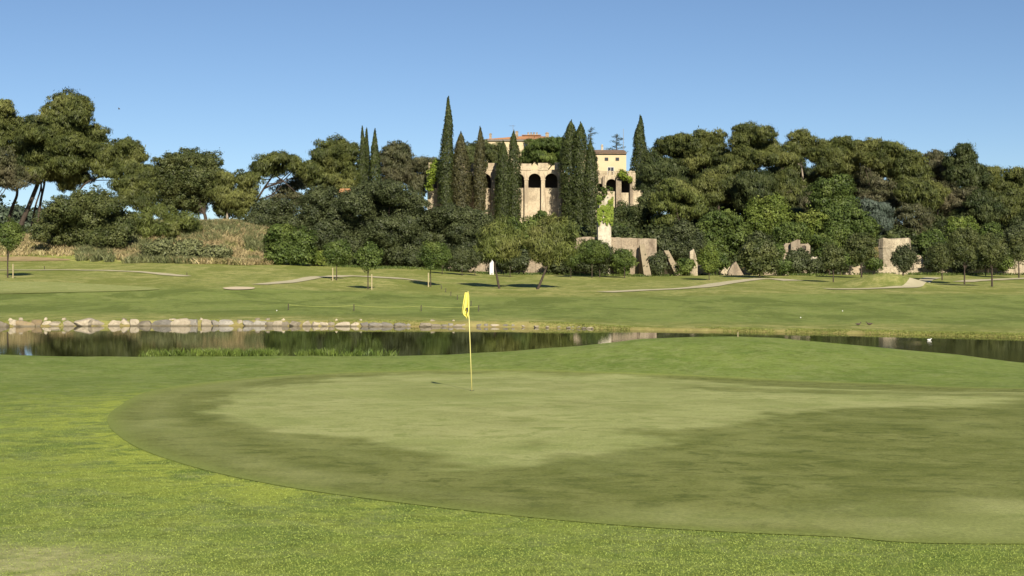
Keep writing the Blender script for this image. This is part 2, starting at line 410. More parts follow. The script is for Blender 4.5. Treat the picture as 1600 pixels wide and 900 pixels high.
GREEN_PX = [(168,660),(185,636),(250,608),(400,590),(560,581),(700,578),(850,578),(1000,583),(1200,592),(1400,600),(1620,607)]
GREEN_PX2 = [(1620,852),(1300,840),(1050,828),(850,812),(650,790),(450,762),(300,730),(205,695)]
gw = [G(*p)[:2] for p in GREEN_PX] + [(22, 32), (26, 25), (20, 15), (10, 10.5)] + [G(*p)[:2] for p in GREEN_PX2]
gw = [tuple(p) for p in catmull(gw, 8, True)]
FG_PX = [(-200,440),(0,440),(100,442),(180,446),(250,452),(170,456),(0,460),(-200,462)]
fg = [tuple(p) for p in catmull([G(*p)[:2] for p in FG_PX], 6, True)]

def build_ground():
    ys = np.concatenate([np.arange(-20, 4, 1.5), np.arange(4, 56, .22), np.arange(56, 66, .7), np.arange(66, 84, .25), np.arange(84, 175, .8), np.arange(175, 245, .6), np.geomspace(245, 6000, 50)])
    nu = 420; u = np.linspace(-1, 1, nu); u = np.sign(u)*(np.abs(u)*.45 + .55*np.abs(u)**3) * 1.3
    U, Y = np.meshgrid(u, ys); X = U * (Y + 26)*.95
    Z = terrain(X, Y)
    px = 800 + F*X/np.maximum(Y, 10)
    # rough / lush / pale / bare earth
    Df = CZ*F/(np.interp(px, SHORE[:,0], SHORE[:,1]) - HY)
    rough = np.zeros_like(X)
    rough = np.maximum(rough, 1 - sstep(Df+3.0, Df+14, Y + 4*(fbm(X*.2, Y*.2, 5)-.5))) * (Y > 60)
    rough = np.maximum(rough, sstep(116, 132, Y + 16*(fbm(X*.05, Y*.08, 6)-.5)))
    rough = np.maximum(rough, .25*(Y > 60))
    gd = polydist(X, Y, gw); ins = inpoly(X, Y, gw)
    lush = np.where(ins, 0, np.exp(-gd/1.9)) * sstep(3, -4, X) * sstep(36, 24, Y)
    lush = np.maximum(lush, .55*sstep(-1, -7, X)*sstep(40, 22, Y))
    lush = np.maximum(lush, .06*(Y < 56))
    pale = sstep(-1.9, -3.4, X + .35*(fbm(X*1.5, Y*1.5, 8)-.5))*sstep(10.4, 9.4, Y) * (Y < 20)
    edge = np.where(ins, 0, np.exp(-gd/.12))*.0
    earth = sstep(196, 201, Y)
    earth = np.maximum(earth, 1.0*(Y > 51)*(Y < Df-.1)); earth = np.maximum(earth, (Y > 60)*(1-sstep(-.1, .8, Y-Df+.9*(fbm(X*.8, Y*.8, 44, 3)-.5)))*.6)
    n, m = X.shape; idx = np.arange(n*m).reshape(n, m)
    Q = np.stack([idx[:-1,:-1], idx[:-1,1:], idx[1:,1:], idx[1:,:-1]], -1).reshape(-1, 4)
    V = np.stack([X, Y, Z], -1).reshape(-1, 3)
    me = qmesh('ground', V, Q, {'rough':('POINT', rough), 'lush':('POINT', lush), 'pale':('POINT', pale), 'earth':('POINT', earth), 'far':('POINT', .15+.85*sstep(55, 75, Y))}, True)
    setp(link('ground', me, M_grass), kind='structure')
build_ground()

def sheet(name, outline, off, mat, rings=60, attrf=None, zfun=None):
    P = np.array(outline); c = P.mean(0); n = len(P)
    rs = (np.arange(1, rings+1)/rings)
    X = c[0] + (P[:,0]-c[0])[None]*rs[:,None]; Y = c[1] + (P[:,1]-c[1])[None]*rs[:,None]
    Z = terrain(X, Y) + off
    V = np.concatenate([[[c[0], c[1], tz(*c)+off]], np.stack([X,Y,Z],-1).reshape(-1,3)])
    i = 1 + np.arange(rings*n).reshape(rings, n); j = np.roll(i, -1, 1)
    Q = np.stack([i[:-1], i[1:], j[1:], j[:-1]], -1).reshape(-1, 4)
    C = np.stack([np.zeros(n, int), i[0], j[0], j[0]], -1)
    at = {k: ('POINT', v) for k, v in attrf(V[:,0], V[:,1]).items()} if attrf else None
    me = bpy.data.meshes.new(name); fs = [tuple(q) for q in Q] + [tuple(q[:3]) for q in C]
    me.from_pydata([tuple(v) for v in V], [], fs); me.polygons.foreach_set('use_smooth', [True]*len(fs))
    for k, (dm, a) in (at or {}).items():
        aa = me.attributes.new(k, 'FLOAT', dm); aa.data.foreach_set('value', np.asarray(a, np.float32))
    me.update()
    import bmesh
    bm = bmesh.new(); bm.from_mesh(me); bmesh.ops.recalc_face_normals(bm, faces=bm.faces)
    if sum(f.normal.z for f in bm.faces) < 0: bmesh.ops.reverse_faces(bm, faces=bm.faces)
    bm.to_mesh(me); bm.free()
    return setp(link(name, me, mat), kind='structure')

LIGHT_PX = [(345,640),(400,610),(520,592),(700,584),(900,583),(1060,592),(1200,603),(1400,611),(1620,616),(1620,626),(1500,632),(1330,640),(1180,650),(1080,668),(1000,692),(925,692),(905,712),(880,730),(800,739),(700,733),(655,722),(650,708),(640,700),(560,686),(440,678),(370,665)]
light_w = [G(*p)[:2] for p in LIGHT_PX]
LIGHT2 = [G(*p)[:2] for p in [(900,812),(1050,800),(1300,790),(1620,800),(1620,850),(1300,838),(1050,826)]]
DSTR = [G(*p)[:2] for p in [(1085,604),(1180,608),(1400,612),(1620,618),(1620,621),(1400,617),(1200,614),(1100,609)]]
def green_attr(x, y):
    wob = 2.4*(fbm(x*.7, y*.5, 21)-.5) + 1.2*(fbm(x*3, y*2, 22)-.5)
    def soft(poly, w): 
        d = polydist(x, y, poly); s = np.where(inpoly(x, y, poly), d, -d); return sstep(-w, w, s + wob)
    dry = soft(light_w, .45); dry = np.maximum(dry, .5*soft(LIGHT2, .7)); dry = dry*(1 - .75*soft(DSTR, .3))
    dry = np.clip(dry*(.88+.12*fbm(x*2, y*2, 31)) + 1.1*(fbm(x*.9, y*.6, 30, 5)-.5), 0, 1)
    d = polydist(x, y, gw); edge = np.exp(-(d/.4)**2)*sstep(26, 34, y)*.85
    ring = (.30*np.exp(-((d-.75)/.35)**2) + .22*np.exp(-((d-2.0)/.3)**2))*sstep(3, -3, x)
    rim = np.exp(-(d/.22)**1.5)*(.6+.8*fbm(x*3, y*3, 33)); return {'dry': np.clip(dry+ring, 0, 1), 'edge': edge, 'rim': np.clip(rim, 0, 1)*(1-edge)}
sheet('putting_green', gw, .006, M_green, 150, green_attr)
sheet('far_putting_green', fg, .04, M_green, 24, lambda x, y: {'dry': .75*sstep(108, 118, y+6*(fbm(x*.1,y*.1,3)-.5)), 'edge': np.zeros_like(x), 'rim': np.zeros_like(x)})

def strip(name, pts, width, mat, off=.035, taper=1.0):
    P = np.array(catmull([G(*p)[:2] for p in pts], 10)); T = np.gradient(P, axis=0); T /= np.linalg.norm(T, axis=1)[:,None]+1e-9
    Nn = np.stack([-T[:,1], T[:,0]], -1); k = 7; s = np.linspace(-.5, .5, k)
    wv = width*(1 + .25*(vnoise(np.arange(len(P))*.35, np.zeros(len(P)), 4)-.5))
    X = P[:,0:1] + Nn[:,0:1]*s*wv[:,None]; Y = P[:,1:2] + Nn[:,1:2]*s*wv[:,None]
    Z = terrain(X, Y) + off; i = np.arange(len(P)*k).reshape(len(P), k)
    Q = np.stack([i[:-1,:-1], i[:-1,1:], i[1:,1:], i[1:,:-1]], -1).reshape(-1,4)
    return setp(link(name, qmesh(name, np.stack([X,Y,Z],-1).reshape(-1,3), Q, None, True), mat), kind='structure')
strip('path', [(-120,423),(0,422.5),(100,422),(190,424),(240,427),(290,432)], 1.5, M_path, .05)
strip('path', [(405,445),(440,442),(490,434),(540,431.5),(600,434),(655,439)], 1.8, M_path, .05)
strip('path', [(945,457),(1000,454),(1080,450),(1130,443),(1180,436.5),(1205,436),(1240,439)], 2.4, M_path, .05)
strip('path', [(1290,452),(1340,452),(1400,449.5),(1430,444),(1447,438),(1460,434)], 1.8, M_path, .06)
strip('path', [(1505,441),(1550,437.5),(1600,435.5),(1680,433)], 2.6, M_path, .06)
sheet('sand_bunker', [tuple(p) for p in catmull([G(*p)[:2] for p in [(350,450.5),(372,449),(396,450),(394,452.5),(370,453.5),(352,452.5)]], 5, True)], .07, M_sand, 6)
sheet('dry_earth', [tuple(p) for p in catmull([G(*p)[:2] for p in [(-60,404),(20,401.5),(60,402),(110,406),(80,408),(0,408.5),(-60,408)]], 5, True)], .06, M_dirt, 6)

def build_water():
    xs = np.linspace(-96, 96, 385); ys = np.arange(46, 86, .5); X, Y = np.meshgrid(xs, ys)
    rx, ry = (1440-800)/F*61.5, 61.5
    rip = .35 + .9*sstep(3, 12, X)*sstep(.35,.65,fbm(X*.1,Y*.2,40)) + 3.0*np.exp(-((X-rx)/1.2)**2-((Y-ry)/2.2)**2)
    n, m = X.shape; i = np.arange(n*m).reshape(n, m)
    Q = np.stack([i[:-1,:-1], i[:-1,1:], i[1:,1:], i[1:,:-1]], -1).reshape(-1,4)
    me = qmesh('pond_water', np.stack([X, Y, X*0], -1).reshape(-1,3), Q, {'ripple':('POINT', rip*.3)}, True)
    setp(link('pond_water', me, M_water), kind='structure')
build_water()

# ---------------------------------------------------------------- foliage builder
def unit(v): return v/(np.linalg.norm(v, axis=-1, keepdims=True)+1e-9)
def leaves(P, Nrm, size, rng, aspect=1.0, axis=None):
    """rhombic leaf faces at P facing Nrm"""
    n = len(P); r = rng.normal(size=(n,3)) if axis is None else axis + rng.normal(size=(n,3))*.45
    t = unit(np.cross(Nrm, r)) if axis is None else unit(r - (r*Nrm).sum(1, keepdims=True)*Nrm)
    b = np.cross(Nrm, t); s = size*(.55+.9*rng.random(n))[:,None]
    a = t*s*.5*aspect**.5; c = b*s*.5/aspect**.5
    V = np.stack([P-a, P-c*(.6+.4*rng.random(n))[:,None], P+a, P+c*(.6+.4*rng.random(n))[:,None]], 1)
    return V.reshape(-1,3)
def ell_area(r): a,b,c = r; p=1.6; return 4*math.pi*(((a*b)**p+(a*c)**p+(b*c)**p)/3)**(1/p)

def crown_verts(blobs, seed, leaf=.26, sub=.7, dens=1.0, aspect=1.0, up=0.0, flat=.8, fill=1.0, rag=.2, cull=True, core=True):
    """blobs: (cx,cy,cz,rx,ry,rz). Every blob is a cluster of small leaf clumps laid round its surface"""
    rng = np.random.default_rng(seed); out = []
    B = np.array(blobs, float)
    for bi, b in enumerate(B):
        c, r = b[:3], b[3:]
        ns = max(6, int(fill*2.0*ell_area(r)/(math.pi*sub*sub)))
        d = unit(rng.normal(size=(ns,3))); rad = 1 - rag*rng.random(ns)**1.3*1.6 + .06*rng.normal(size=ns)
        kp = (d[:,1] < .35) | (rng.random(ns) < .4); d, rad = d[kp], rad[kp]; ns = len(d)     # fewer clumps on the far side
        ph = rng.uniform(0, 6.28, 3); rad = rad*(1 + .13*np.sin(d[:,0]*4+ph[0])*np.sin(d[:,2]*5+ph[1]) + .10*np.sin(d[:,1]*6+d[:,2]*4+ph[2]))
        SCn = c + d*r*rad[:,None]
        sr = sub*np.clip(np.exp(rng.normal(size=ns)*.38), .4, 2.2)
        nl = np.maximum(4, (dens*9.5*sr**2/(leaf*leaf))).astype(int)
        rep = np.repeat(np.arange(ns), nl); n = len(rep)
        dd = unit(rng.normal(size=(n,3)) + d[rep]*.75 + np.array([0,0,.25]))
        rr = sr[rep]*(.45+.65*rng.random(n)**.6)*np.where(rng.random(n) < .12, rng.uniform(1.0, 1.7, n), 1)
        P = SCn[rep] + dd*rr[:,None]*np.array([1,1,flat])
        # drop what is buried deep inside a neighbouring blob
        if len(B) > 1:
            q = np.ones(n)*9
            for bj, o in enumerate(B):
                if bj != bi: q = np.minimum(q, (((P-o[:3])/o[3:])**2).sum(1))
            P_ok = q > (.4 if cull else -1)
        else: P_ok = np.ones(n, bool)
        Nn = unit(dd*.8 + d[rep]*.45 + rng.normal(size=(n,3))*.45)
        P, Nn, dd = P[P_ok], Nn[P_ok], dd[P_ok]
        ax = unit(dd*.6 + np.array([0,0,up])) if up else None
        out.append(leaves(P, Nn, leaf, rng, aspect, ax))
        if core:                                                     # coarse hidden leaves, added to block light and darken the crown inside
            ni = int(ell_area(r)*.5/.3*fill*1.9); di = unit(rng.normal(size=(ni,3)))
            out.append(leaves(c + di*r*rng.uniform(.3,.78,ni)[:,None], unit(di+rng.normal(size=(ni,3))*.5), .85, rng, 1.2))
    return np.concatenate(out)
def leaf_mesh(name, V, seed, origin=(0,0,0)):
    V = V - np.array(origin); n = len(V)//4
    rng = np.random.default_rng(seed+5); rnd = rng.random(n)
    return qmesh(name, V, np.arange(n*4).reshape(-1,4), {'rnd':('FACE', rnd)})

STYLE = {
 'pine': dict(leaf=.27, sub=.58, dens=1.25, aspect=4.6, up=1.1, flat=.66, rag=.36),
 'pinesparse': dict(leaf=.24, sub=.5, dens=.9, aspect=3.6, up=.9, flat=.6, fill=.62, rag=.5, core=False),
 'holm': dict(leaf=.21, sub=.48, dens=.9, aspect=1.3, flat=.85, rag=.26),
 'broad': dict(leaf=.24, sub=.5, dens=.85, aspect=1.4, flat=.75, rag=.3),
 'young': dict(leaf=.15, sub=.28, dens=.85, aspect=1.6, up=.3, flat=.9, fill=.95, rag=.5, core=False),
 'youngpine': dict(leaf=.22, sub=.38, dens=.95, aspect=5.5, up=.9, flat=.9, fill=.75, rag=.5, core=False),
}
def wb(blobs, d, seed, depth=.9):
    """picture-sized clumps -> world ellipsoids spread in depth"""
    rng = np.random.default_rng(seed); out = []
    xs = [b[0] for b in blobs]; w = (max(xs)-min(xs))*d/F*.35
    for (px, py, rx, ry) in blobs:
        dy = rng.uniform(-1, 1)*w*depth; x, _, z = W(px, py, d); r = rx*d/F
        out.append((x, d+dy, z, r, r*rng.uniform(.85,1.15), ry*d/F))
    return out
def auto(box, seed, form='pine', n=9):
    x0, x1, y0, y1 = box; rng = np.random.default_rng(seed); cx, cy = (x0+x1)/2, (y0+y1)/2; w, h = (x1-x0)/2, (y1-y0)/2; out = []
    for k in range(n):
        if form == 'pine':
            a = 2*math.pi*(k+rng.random()*.6)/n; q = .55+.12*rng.random()
            r = w*rng.uniform(.28,.42); out.append((cx+w*q*math.cos(a), cy+h*q*math.sin(a), r, min(r*.72, h*.5)))
        else:
            a = 2*math.pi*(k+rng.random()*.5)/n; q = .48+.1*rng.random()
            r = w*rng.uniform(.38,.48); out.append((cx+w*q*math.cos(a), cy+h*q*math.sin(a), r, min(r*.95, h*.55)))
    out.append((cx, cy, w*.6, h*.6)); return out

TREES = []
def tree(name, label, cat, d, blobs, mat, style, seed, trunk=None, tw=.3, bark=None, group=None, limbs=4, depth=.9, trunks=None):
    """crown blobs and trunk line in picture units, built at distance d"""
    B = wb(blobs, d, seed, depth)
    if trunk is None:
        cx = sum(b[0] for b in blobs)/len(blobs); my = max(b[1]+b[3] for b in blobs)
        trunk = [(cx, my+6), (cx, sum(b[1] for b in blobs)/len(blobs))]
    x0, _, z0 = W(*trunk[0], d)
    base = (x0, d, min(z0, tz(x0, d)) if z0 > tz(x0, d) else tz(x0, d)-.05)
    root = empty(name, base, label, cat, group)
    T = [W(px, py, d) for px, py in trunk]
    if T[0][2] > base[2]: T = [base] + T
    else: T[0] = base
    sm = catmull(T, 5); n = len(sm)
    mb = MB(); loc = Vector(base)
    rad = [tw*(1.25 if i == 0 else 1)*(1-.65*i/(n-1)) for i in range(n)]
    mb.tube([Vector(p)-loc for p in sm], rad, 8)
    rng = random.Random(seed)
    for b in sorted(B, key=lambda b: -b[3])[:limbs]:
        k = min(n-1, int(n*rng.uniform(.5,.95))); s = Vector(sm[k]); e = Vector(b[:3]) + Vector((0,0,-.2*b[5]))
        mid = (s+e)/2 + Vector((0, 0, -.08*(e-s).length)); r = rad[k]*.62
        mb.tube([s-loc, mid-loc, e-loc, Vector(b[:3])-loc+Vector((rng.uniform(-.5,.5)*b[3], 0, .5*b[5]))], [r, r*.75, r*.45, r*.2], 6)
    for tl in (trunks or []):
        q = [Vector(W(px, py, d))-loc for px, py in tl]; mb.tube([Vector(p) for p in catmull(q, 4)] , [tw*.5*(1-.6*i/(4*(len(q)-1))) for i in range(4*(len(q)-1)+1)], 6)
    mb.build('trunk', bark or M_bark, root, True)
    V = crown_verts(B, seed, **STYLE[style])
    link('crown', leaf_mesh('crown', V, seed, base), FM[mat], root)
    TREES.append((root, len(V)//4)); return root

def cypress(label, px, top, bot, wpx, d, seed, mat='cypress', lean=0, pw=2.6, group='tall cypresses round the villa', name='cypress_tree'):
    rng = np.random.default_rng(seed); xb, _, zb = W(px, bot, d)
    base = (xb, d, min(tz(xb, d), zb)-.1); k = d/F; H = (bot-top)*k; n = int(H*wpx*k*3.3*75)
    root = empty(name, base, label, 'cypress', group); loc = np.array(base)
    t = rng.random(n)**1.15; a = rng.random(n)*2*math.pi
    prof = (1-t**pw)**.85*(.74+.26*np.minimum(1, t*3)) + .02
    lump = fbm(a*2.2+seed, t*H*.75, seed, 3); lump2 = vnoise(a*5+3, t*H*2.2, seed+9)
    r = wpx/2*k*prof*(.50+.62*lump+.30*lump2)*1.04; r = r*np.where(rng.random(n) < .02, 1.22, 1)*np.where(rng.random(n) < .3, rng.uniform(.6, .95, n), 1+.07*rng.normal(size=n))
    sx = xb+lean*k*t + .10*wpx*k*(vnoise(t*5, t*0, seed+3)-.5)
    P = np.stack([sx+np.cos(a)*r, d+np.sin(a)*r, zb+H*t], -1)
    Nn = unit(np.stack([np.cos(a), np.sin(a), np.full(n, .25)], -1)+rng.normal(size=(n,3))*.4)
    V = leaves(P, Nn, .25, rng, 2.2, np.stack([np.cos(a)*.3, np.sin(a)*.3, np.ones(n)], -1))
    # pointed tip
    r2 = np.random.default_rng(seed+1); m = 260; t = r2.random(m)
    x, _, z = W(px+lean, top, d); hh = 1.3
    a = r2.random(m)*6.28; P = np.stack([x+np.cos(a)*.2*(1-t), d+np.sin(a)*.2*(1-t), z-hh*.75+hh*t], -1)
    Nn = unit(np.stack([np.cos(a), np.sin(a), a*0+.3], -1)+r2.normal(size=(m,3))*.3)
    V = np.concatenate([V, leaves(P, Nn, .2, r2, 2.0, np.tile([0,0,1.], (m,1)))])
    link('crown', leaf_mesh('crown', V, seed, base), FM[mat], root)
    mb = MB(); mb.tube([(0,0,0), (0,0,(zb-base[2])*.5+1.0), (0, 0, zb-base[2]+4)], [.28,.24,.12], 8); mb.build('trunk', M_bark, root, True)
    return root

# ---------------------------------------------------------------- left group of pines
GP = 'pines on the left bank'
tree('pine_tree', 'pine at the left edge with a thinning grey lower crown and slim leaning trunk', 'pine tree', 222,
     [(2,172,28,15),(22,200,22,18),(-12,195,28,22),(5,225,26,18),(30,232,16,16),(-25,235,25,25),(12,262,24,16),(-15,275,24,16)], 'pine', 'pine', 11, [(14,345),(20,322),(27,300),(22,262),(8,220)], .34, group=GP)
tree('dead_branched_pine', 'grey half bare pine crown hanging low at the left edge', 'pine tree', 214,
     [(8,250,20,14),(-6,266,22,14),(24,270,20,12),(44,276,16,11),(6,284,18,10),(36,288,14,8)], 'pinegrey', 'pinesparse', 12, [(-14,350),(-10,300),(2,262)], .2, group=GP)
tree('pine_tree', 'tallest pine on the left, thick trunk leaning right under a huge round crown', 'pine tree', 218,
     [(105,163,30,19),(82,182,26,17),(132,178,18,18),(105,198,36,18),(142,208,18,16),(70,212,28,16),(118,228,32,14),(86,242,36,15),(140,236,18,14),(60,240,20,18),(110,258,34,12),(82,270,28,13),(120,276,20,11),(60,276,16,11),(98,288,16,8)], 'pine', 'pine', 13,
     [(33,352),(44,325),(58,290),(72,255),(92,215),(104,180)], .46, group=GP, limbs=7)
tree('pine_tree', 'upright middle trunk of the left pine clump beside the thick leaning one', 'pine tree', 221,
     [(60,196,24,14),(50,222,24,18),(78,228,22,16),(50,252,22,14),(72,262,20,12)], 'pinedark', 'pine', 14, [(60,346),(64,312),(70,280),(66,240)], .30, group=GP)
tree('pine_tree', 'thin trunked pine between the two dark trunks on the left bank', 'pine tree', 226,
     [(36,226,18,14),(44,250,16,12),(96,212,22,14)], 'pine', 'pine', 15, [(50,350),(56,320),(64,290),(60,250)], .22, group=GP)
tree('leaning_pine', 'low pine with long bare curved branch left of the dense dark oak', 'pine tree', 216,
     [(196,228,24,11),(172,240,22,13),(214,240,15,14),(190,254,30,12),(158,258,16,10),(212,268,20,12),(176,272,18,8)], 'pine', 'pine', 16,
     [(104,352),(112,322),(123,299),(136,285),(154,277),(180,262),(196,244)], .20, M_bark, GP)
tree('pine_tree', 'thin open pine with dark stem leaning left below its ragged crown', 'pine tree', 212,
     [(226,278,18,16),(205,286,22,13),(234,300,14,16),(212,304,20,13),(188,292,14,9),(228,320,16,12),(200,312,12,9)], 'pine', 'pine', 17, [(226,345),(222,326),(214,303),(207,286)], .22, group=GP)
tree('holm_oak', 'big dense dark oak with a broad domed crown above the scrub bank', 'oak tree', 220,
     [(292,250,28,15),(262,262,18,18),(318,254,22,16),(334,270,12,14),(275,282,30,22),(310,282,30,22),(255,292,14,22),(330,298,18,18),(292,308,34,18),(262,320,16,16),(245,300,10,18),(300,322,22,12)], 'holm', 'holm', 18, [(323,352),(318,330),(300,300)], .4, limbs=5)
tree('pine_tree', 'olive green pine with a pale straight trunk behind the low brick wall', 'pine tree', 218,
     [(352,282,18,14),(378,280,16,12),(350,304,18,16),(384,298,14,18),(366,312,20,14),(346,326,14,12),(390,316,8,12),(372,330,16,9),(358,318,14,10)], 'pine', 'pine', 19, [(354,352),(355,338),(357,322),(362,300)], .26, M_barkpale, GP)
tree('open_pine', 'open crowned pine with dark crooked limbs, sky showing through on the left', 'pine tree', 222,
     [(412,262,17,12),(436,249,19,9),(462,258,16,12),(402,276,11,11),(426,262,14,9),(470,270,8,8)], 'pine', 'pine', 20, [(384,352),(392,334),(402,312),(414,292),(428,272),(438,254)], .26, group=GP, limbs=6,
     trunks=[[(414,292),(440,284),(462,262)],[(428,272),(446,286),(462,300)],[(402,312),(422,306),(440,290)]])
tree('dry_pine', 'wispy grey green pine foliage hanging between the open pine and the green pine', 'pine tree', 226,
     [(446,292,18,12),(464,286,13,12),(460,308,16,12),(436,310,16,10),(446,324,16,9),(470,322,10,10)], 'pinegrey', 'pinesparse', 21, [(452,345),(450,318),(452,292)], .16, group=GP)
tree('pine_tree', 'broad pine left of the twin cypresses', 'pine tree', 232,
     [(524,232,24,13),(505,245,16,14),(545,238,16,16),(518,256,30,14),(488,266,18,12),(545,266,18,18),(508,282,32,14),(480,282,12,12),(540,292,22,14)], 'pine', 'pine', 22, [(520,340),(520,300),(524,262)], .4)
tree('pine_tree', 'grey green pine just right of the single left cypress', 'pine tree', 240,
     [(620,234,18,13),(606,248,18,14),(630,246,12,12),(612,270,20,16),(630,272,14,14),(606,296,20,14)], 'pinegrey', 'pine', 23, [(616,345),(616,300),(618,260)], .34)
tree('pine_tree', 'small dark pine pair against the sky left of the tallest cypress', 'pine tree', 290,
     [(650,256,14,9),(668,262,13,10),(644,272,14,12),(664,280,14,10),(652,290,16,12),(676,254,7,6)], 'pinegrey', 'pine', 24, [(657,345),(657,310),(658,275)], .28)

# ---------------------------------------------------------------- cypresses
cypress('twin topped cypress, left spire of the pair left of the villa', 566, 200, 335, 19, 232, 31, pw=1.7)
cypress('twin topped cypress, right and slightly lower spire of the pair left of the villa', 573, 203, 335, 17, 233, 32, pw=1.7)
cypress('cypress standing alone right of the twin cypresses, left of the villa', 586, 204, 335, 22, 231, 33, pw=1.8)
cypress('tallest cypress of all, dark green, at the left end of the villa arcade', 697, 153, 318, 28, 264, 34, lean=4, pw=1.5)
cypress('brownish cypress, the broader one, in front of the left half of the arcade', 720, 208, 328, 30, 264, 35, 'cypressbrown', pw=3.0)
cypress('slender brownish cypress with sharp point in front of the arcade', 750, 200, 332, 19, 265, 36, 'cypressbrown', pw=3.4)
cypress('shorter wide cypress of the joined pair before the middle of the arcade', 786, 222, 354, 26, 264, 37, pw=3.8)
cypress('taller narrow cypress of the joined pair before the middle of the arcade', 803, 206, 354, 20, 265, 38, pw=5)
cypress('widest dark cypress at the right end of the arcade', 893, 190, 362, 35, 263.5, 39, pw=4.6)
cypress('dark cypress joined to the right side of the widest cypress', 907, 193, 368, 28, 262, 40, pw=6)
cypress('lower pointed cypress just left of the ivy clad pier', 923, 220, 370, 25, 261, 41, pw=3.6)
cypress('cypress rising alone behind the right end of the villa', 1000, 182, 330, 34, 285, 42, pw=1.9)

# ---------------------------------------------------------------- villa
VD = 270.0                                        # distance of the arcade front
def vx(px, d=VD): return (px-800)/F*d
def vz(py, d=VD): return CZ-(py-HY)/F*d
def arch_bay(mb, xc, half, pitch, zs, zspring, ztop, y0, y1, n=14):
    """wall of one bay with a round-headed opening, sill at zs"""
    xl, xr = xc-pitch/2, xc+pitch/2
    arc = [(xc-half*math.cos(math.pi*k/n), zspring+half*math.sin(math.pi*k/n)) for k in range(n+1)]
    mb.box(xl, xc-half, y0, y1, zs, zspring); mb.box(xc+half, xr, y0, y1, zs, zspring)
    xs = [xl]+[p[0] for p in arc]+[xr]; zsb = [zspring]+[p[1] for p in arc]+[zspring]
    for i in range(len(xs)-1):
        if xs[i+1]-xs[i] < 1e-5: continue
        mb.prism([(xs[i], zsb[i]+1e-4), (xs[i+1], zsb[i+1]+1e-4), (xs[i+1], ztop), (xs[i], ztop)], y0, y1)

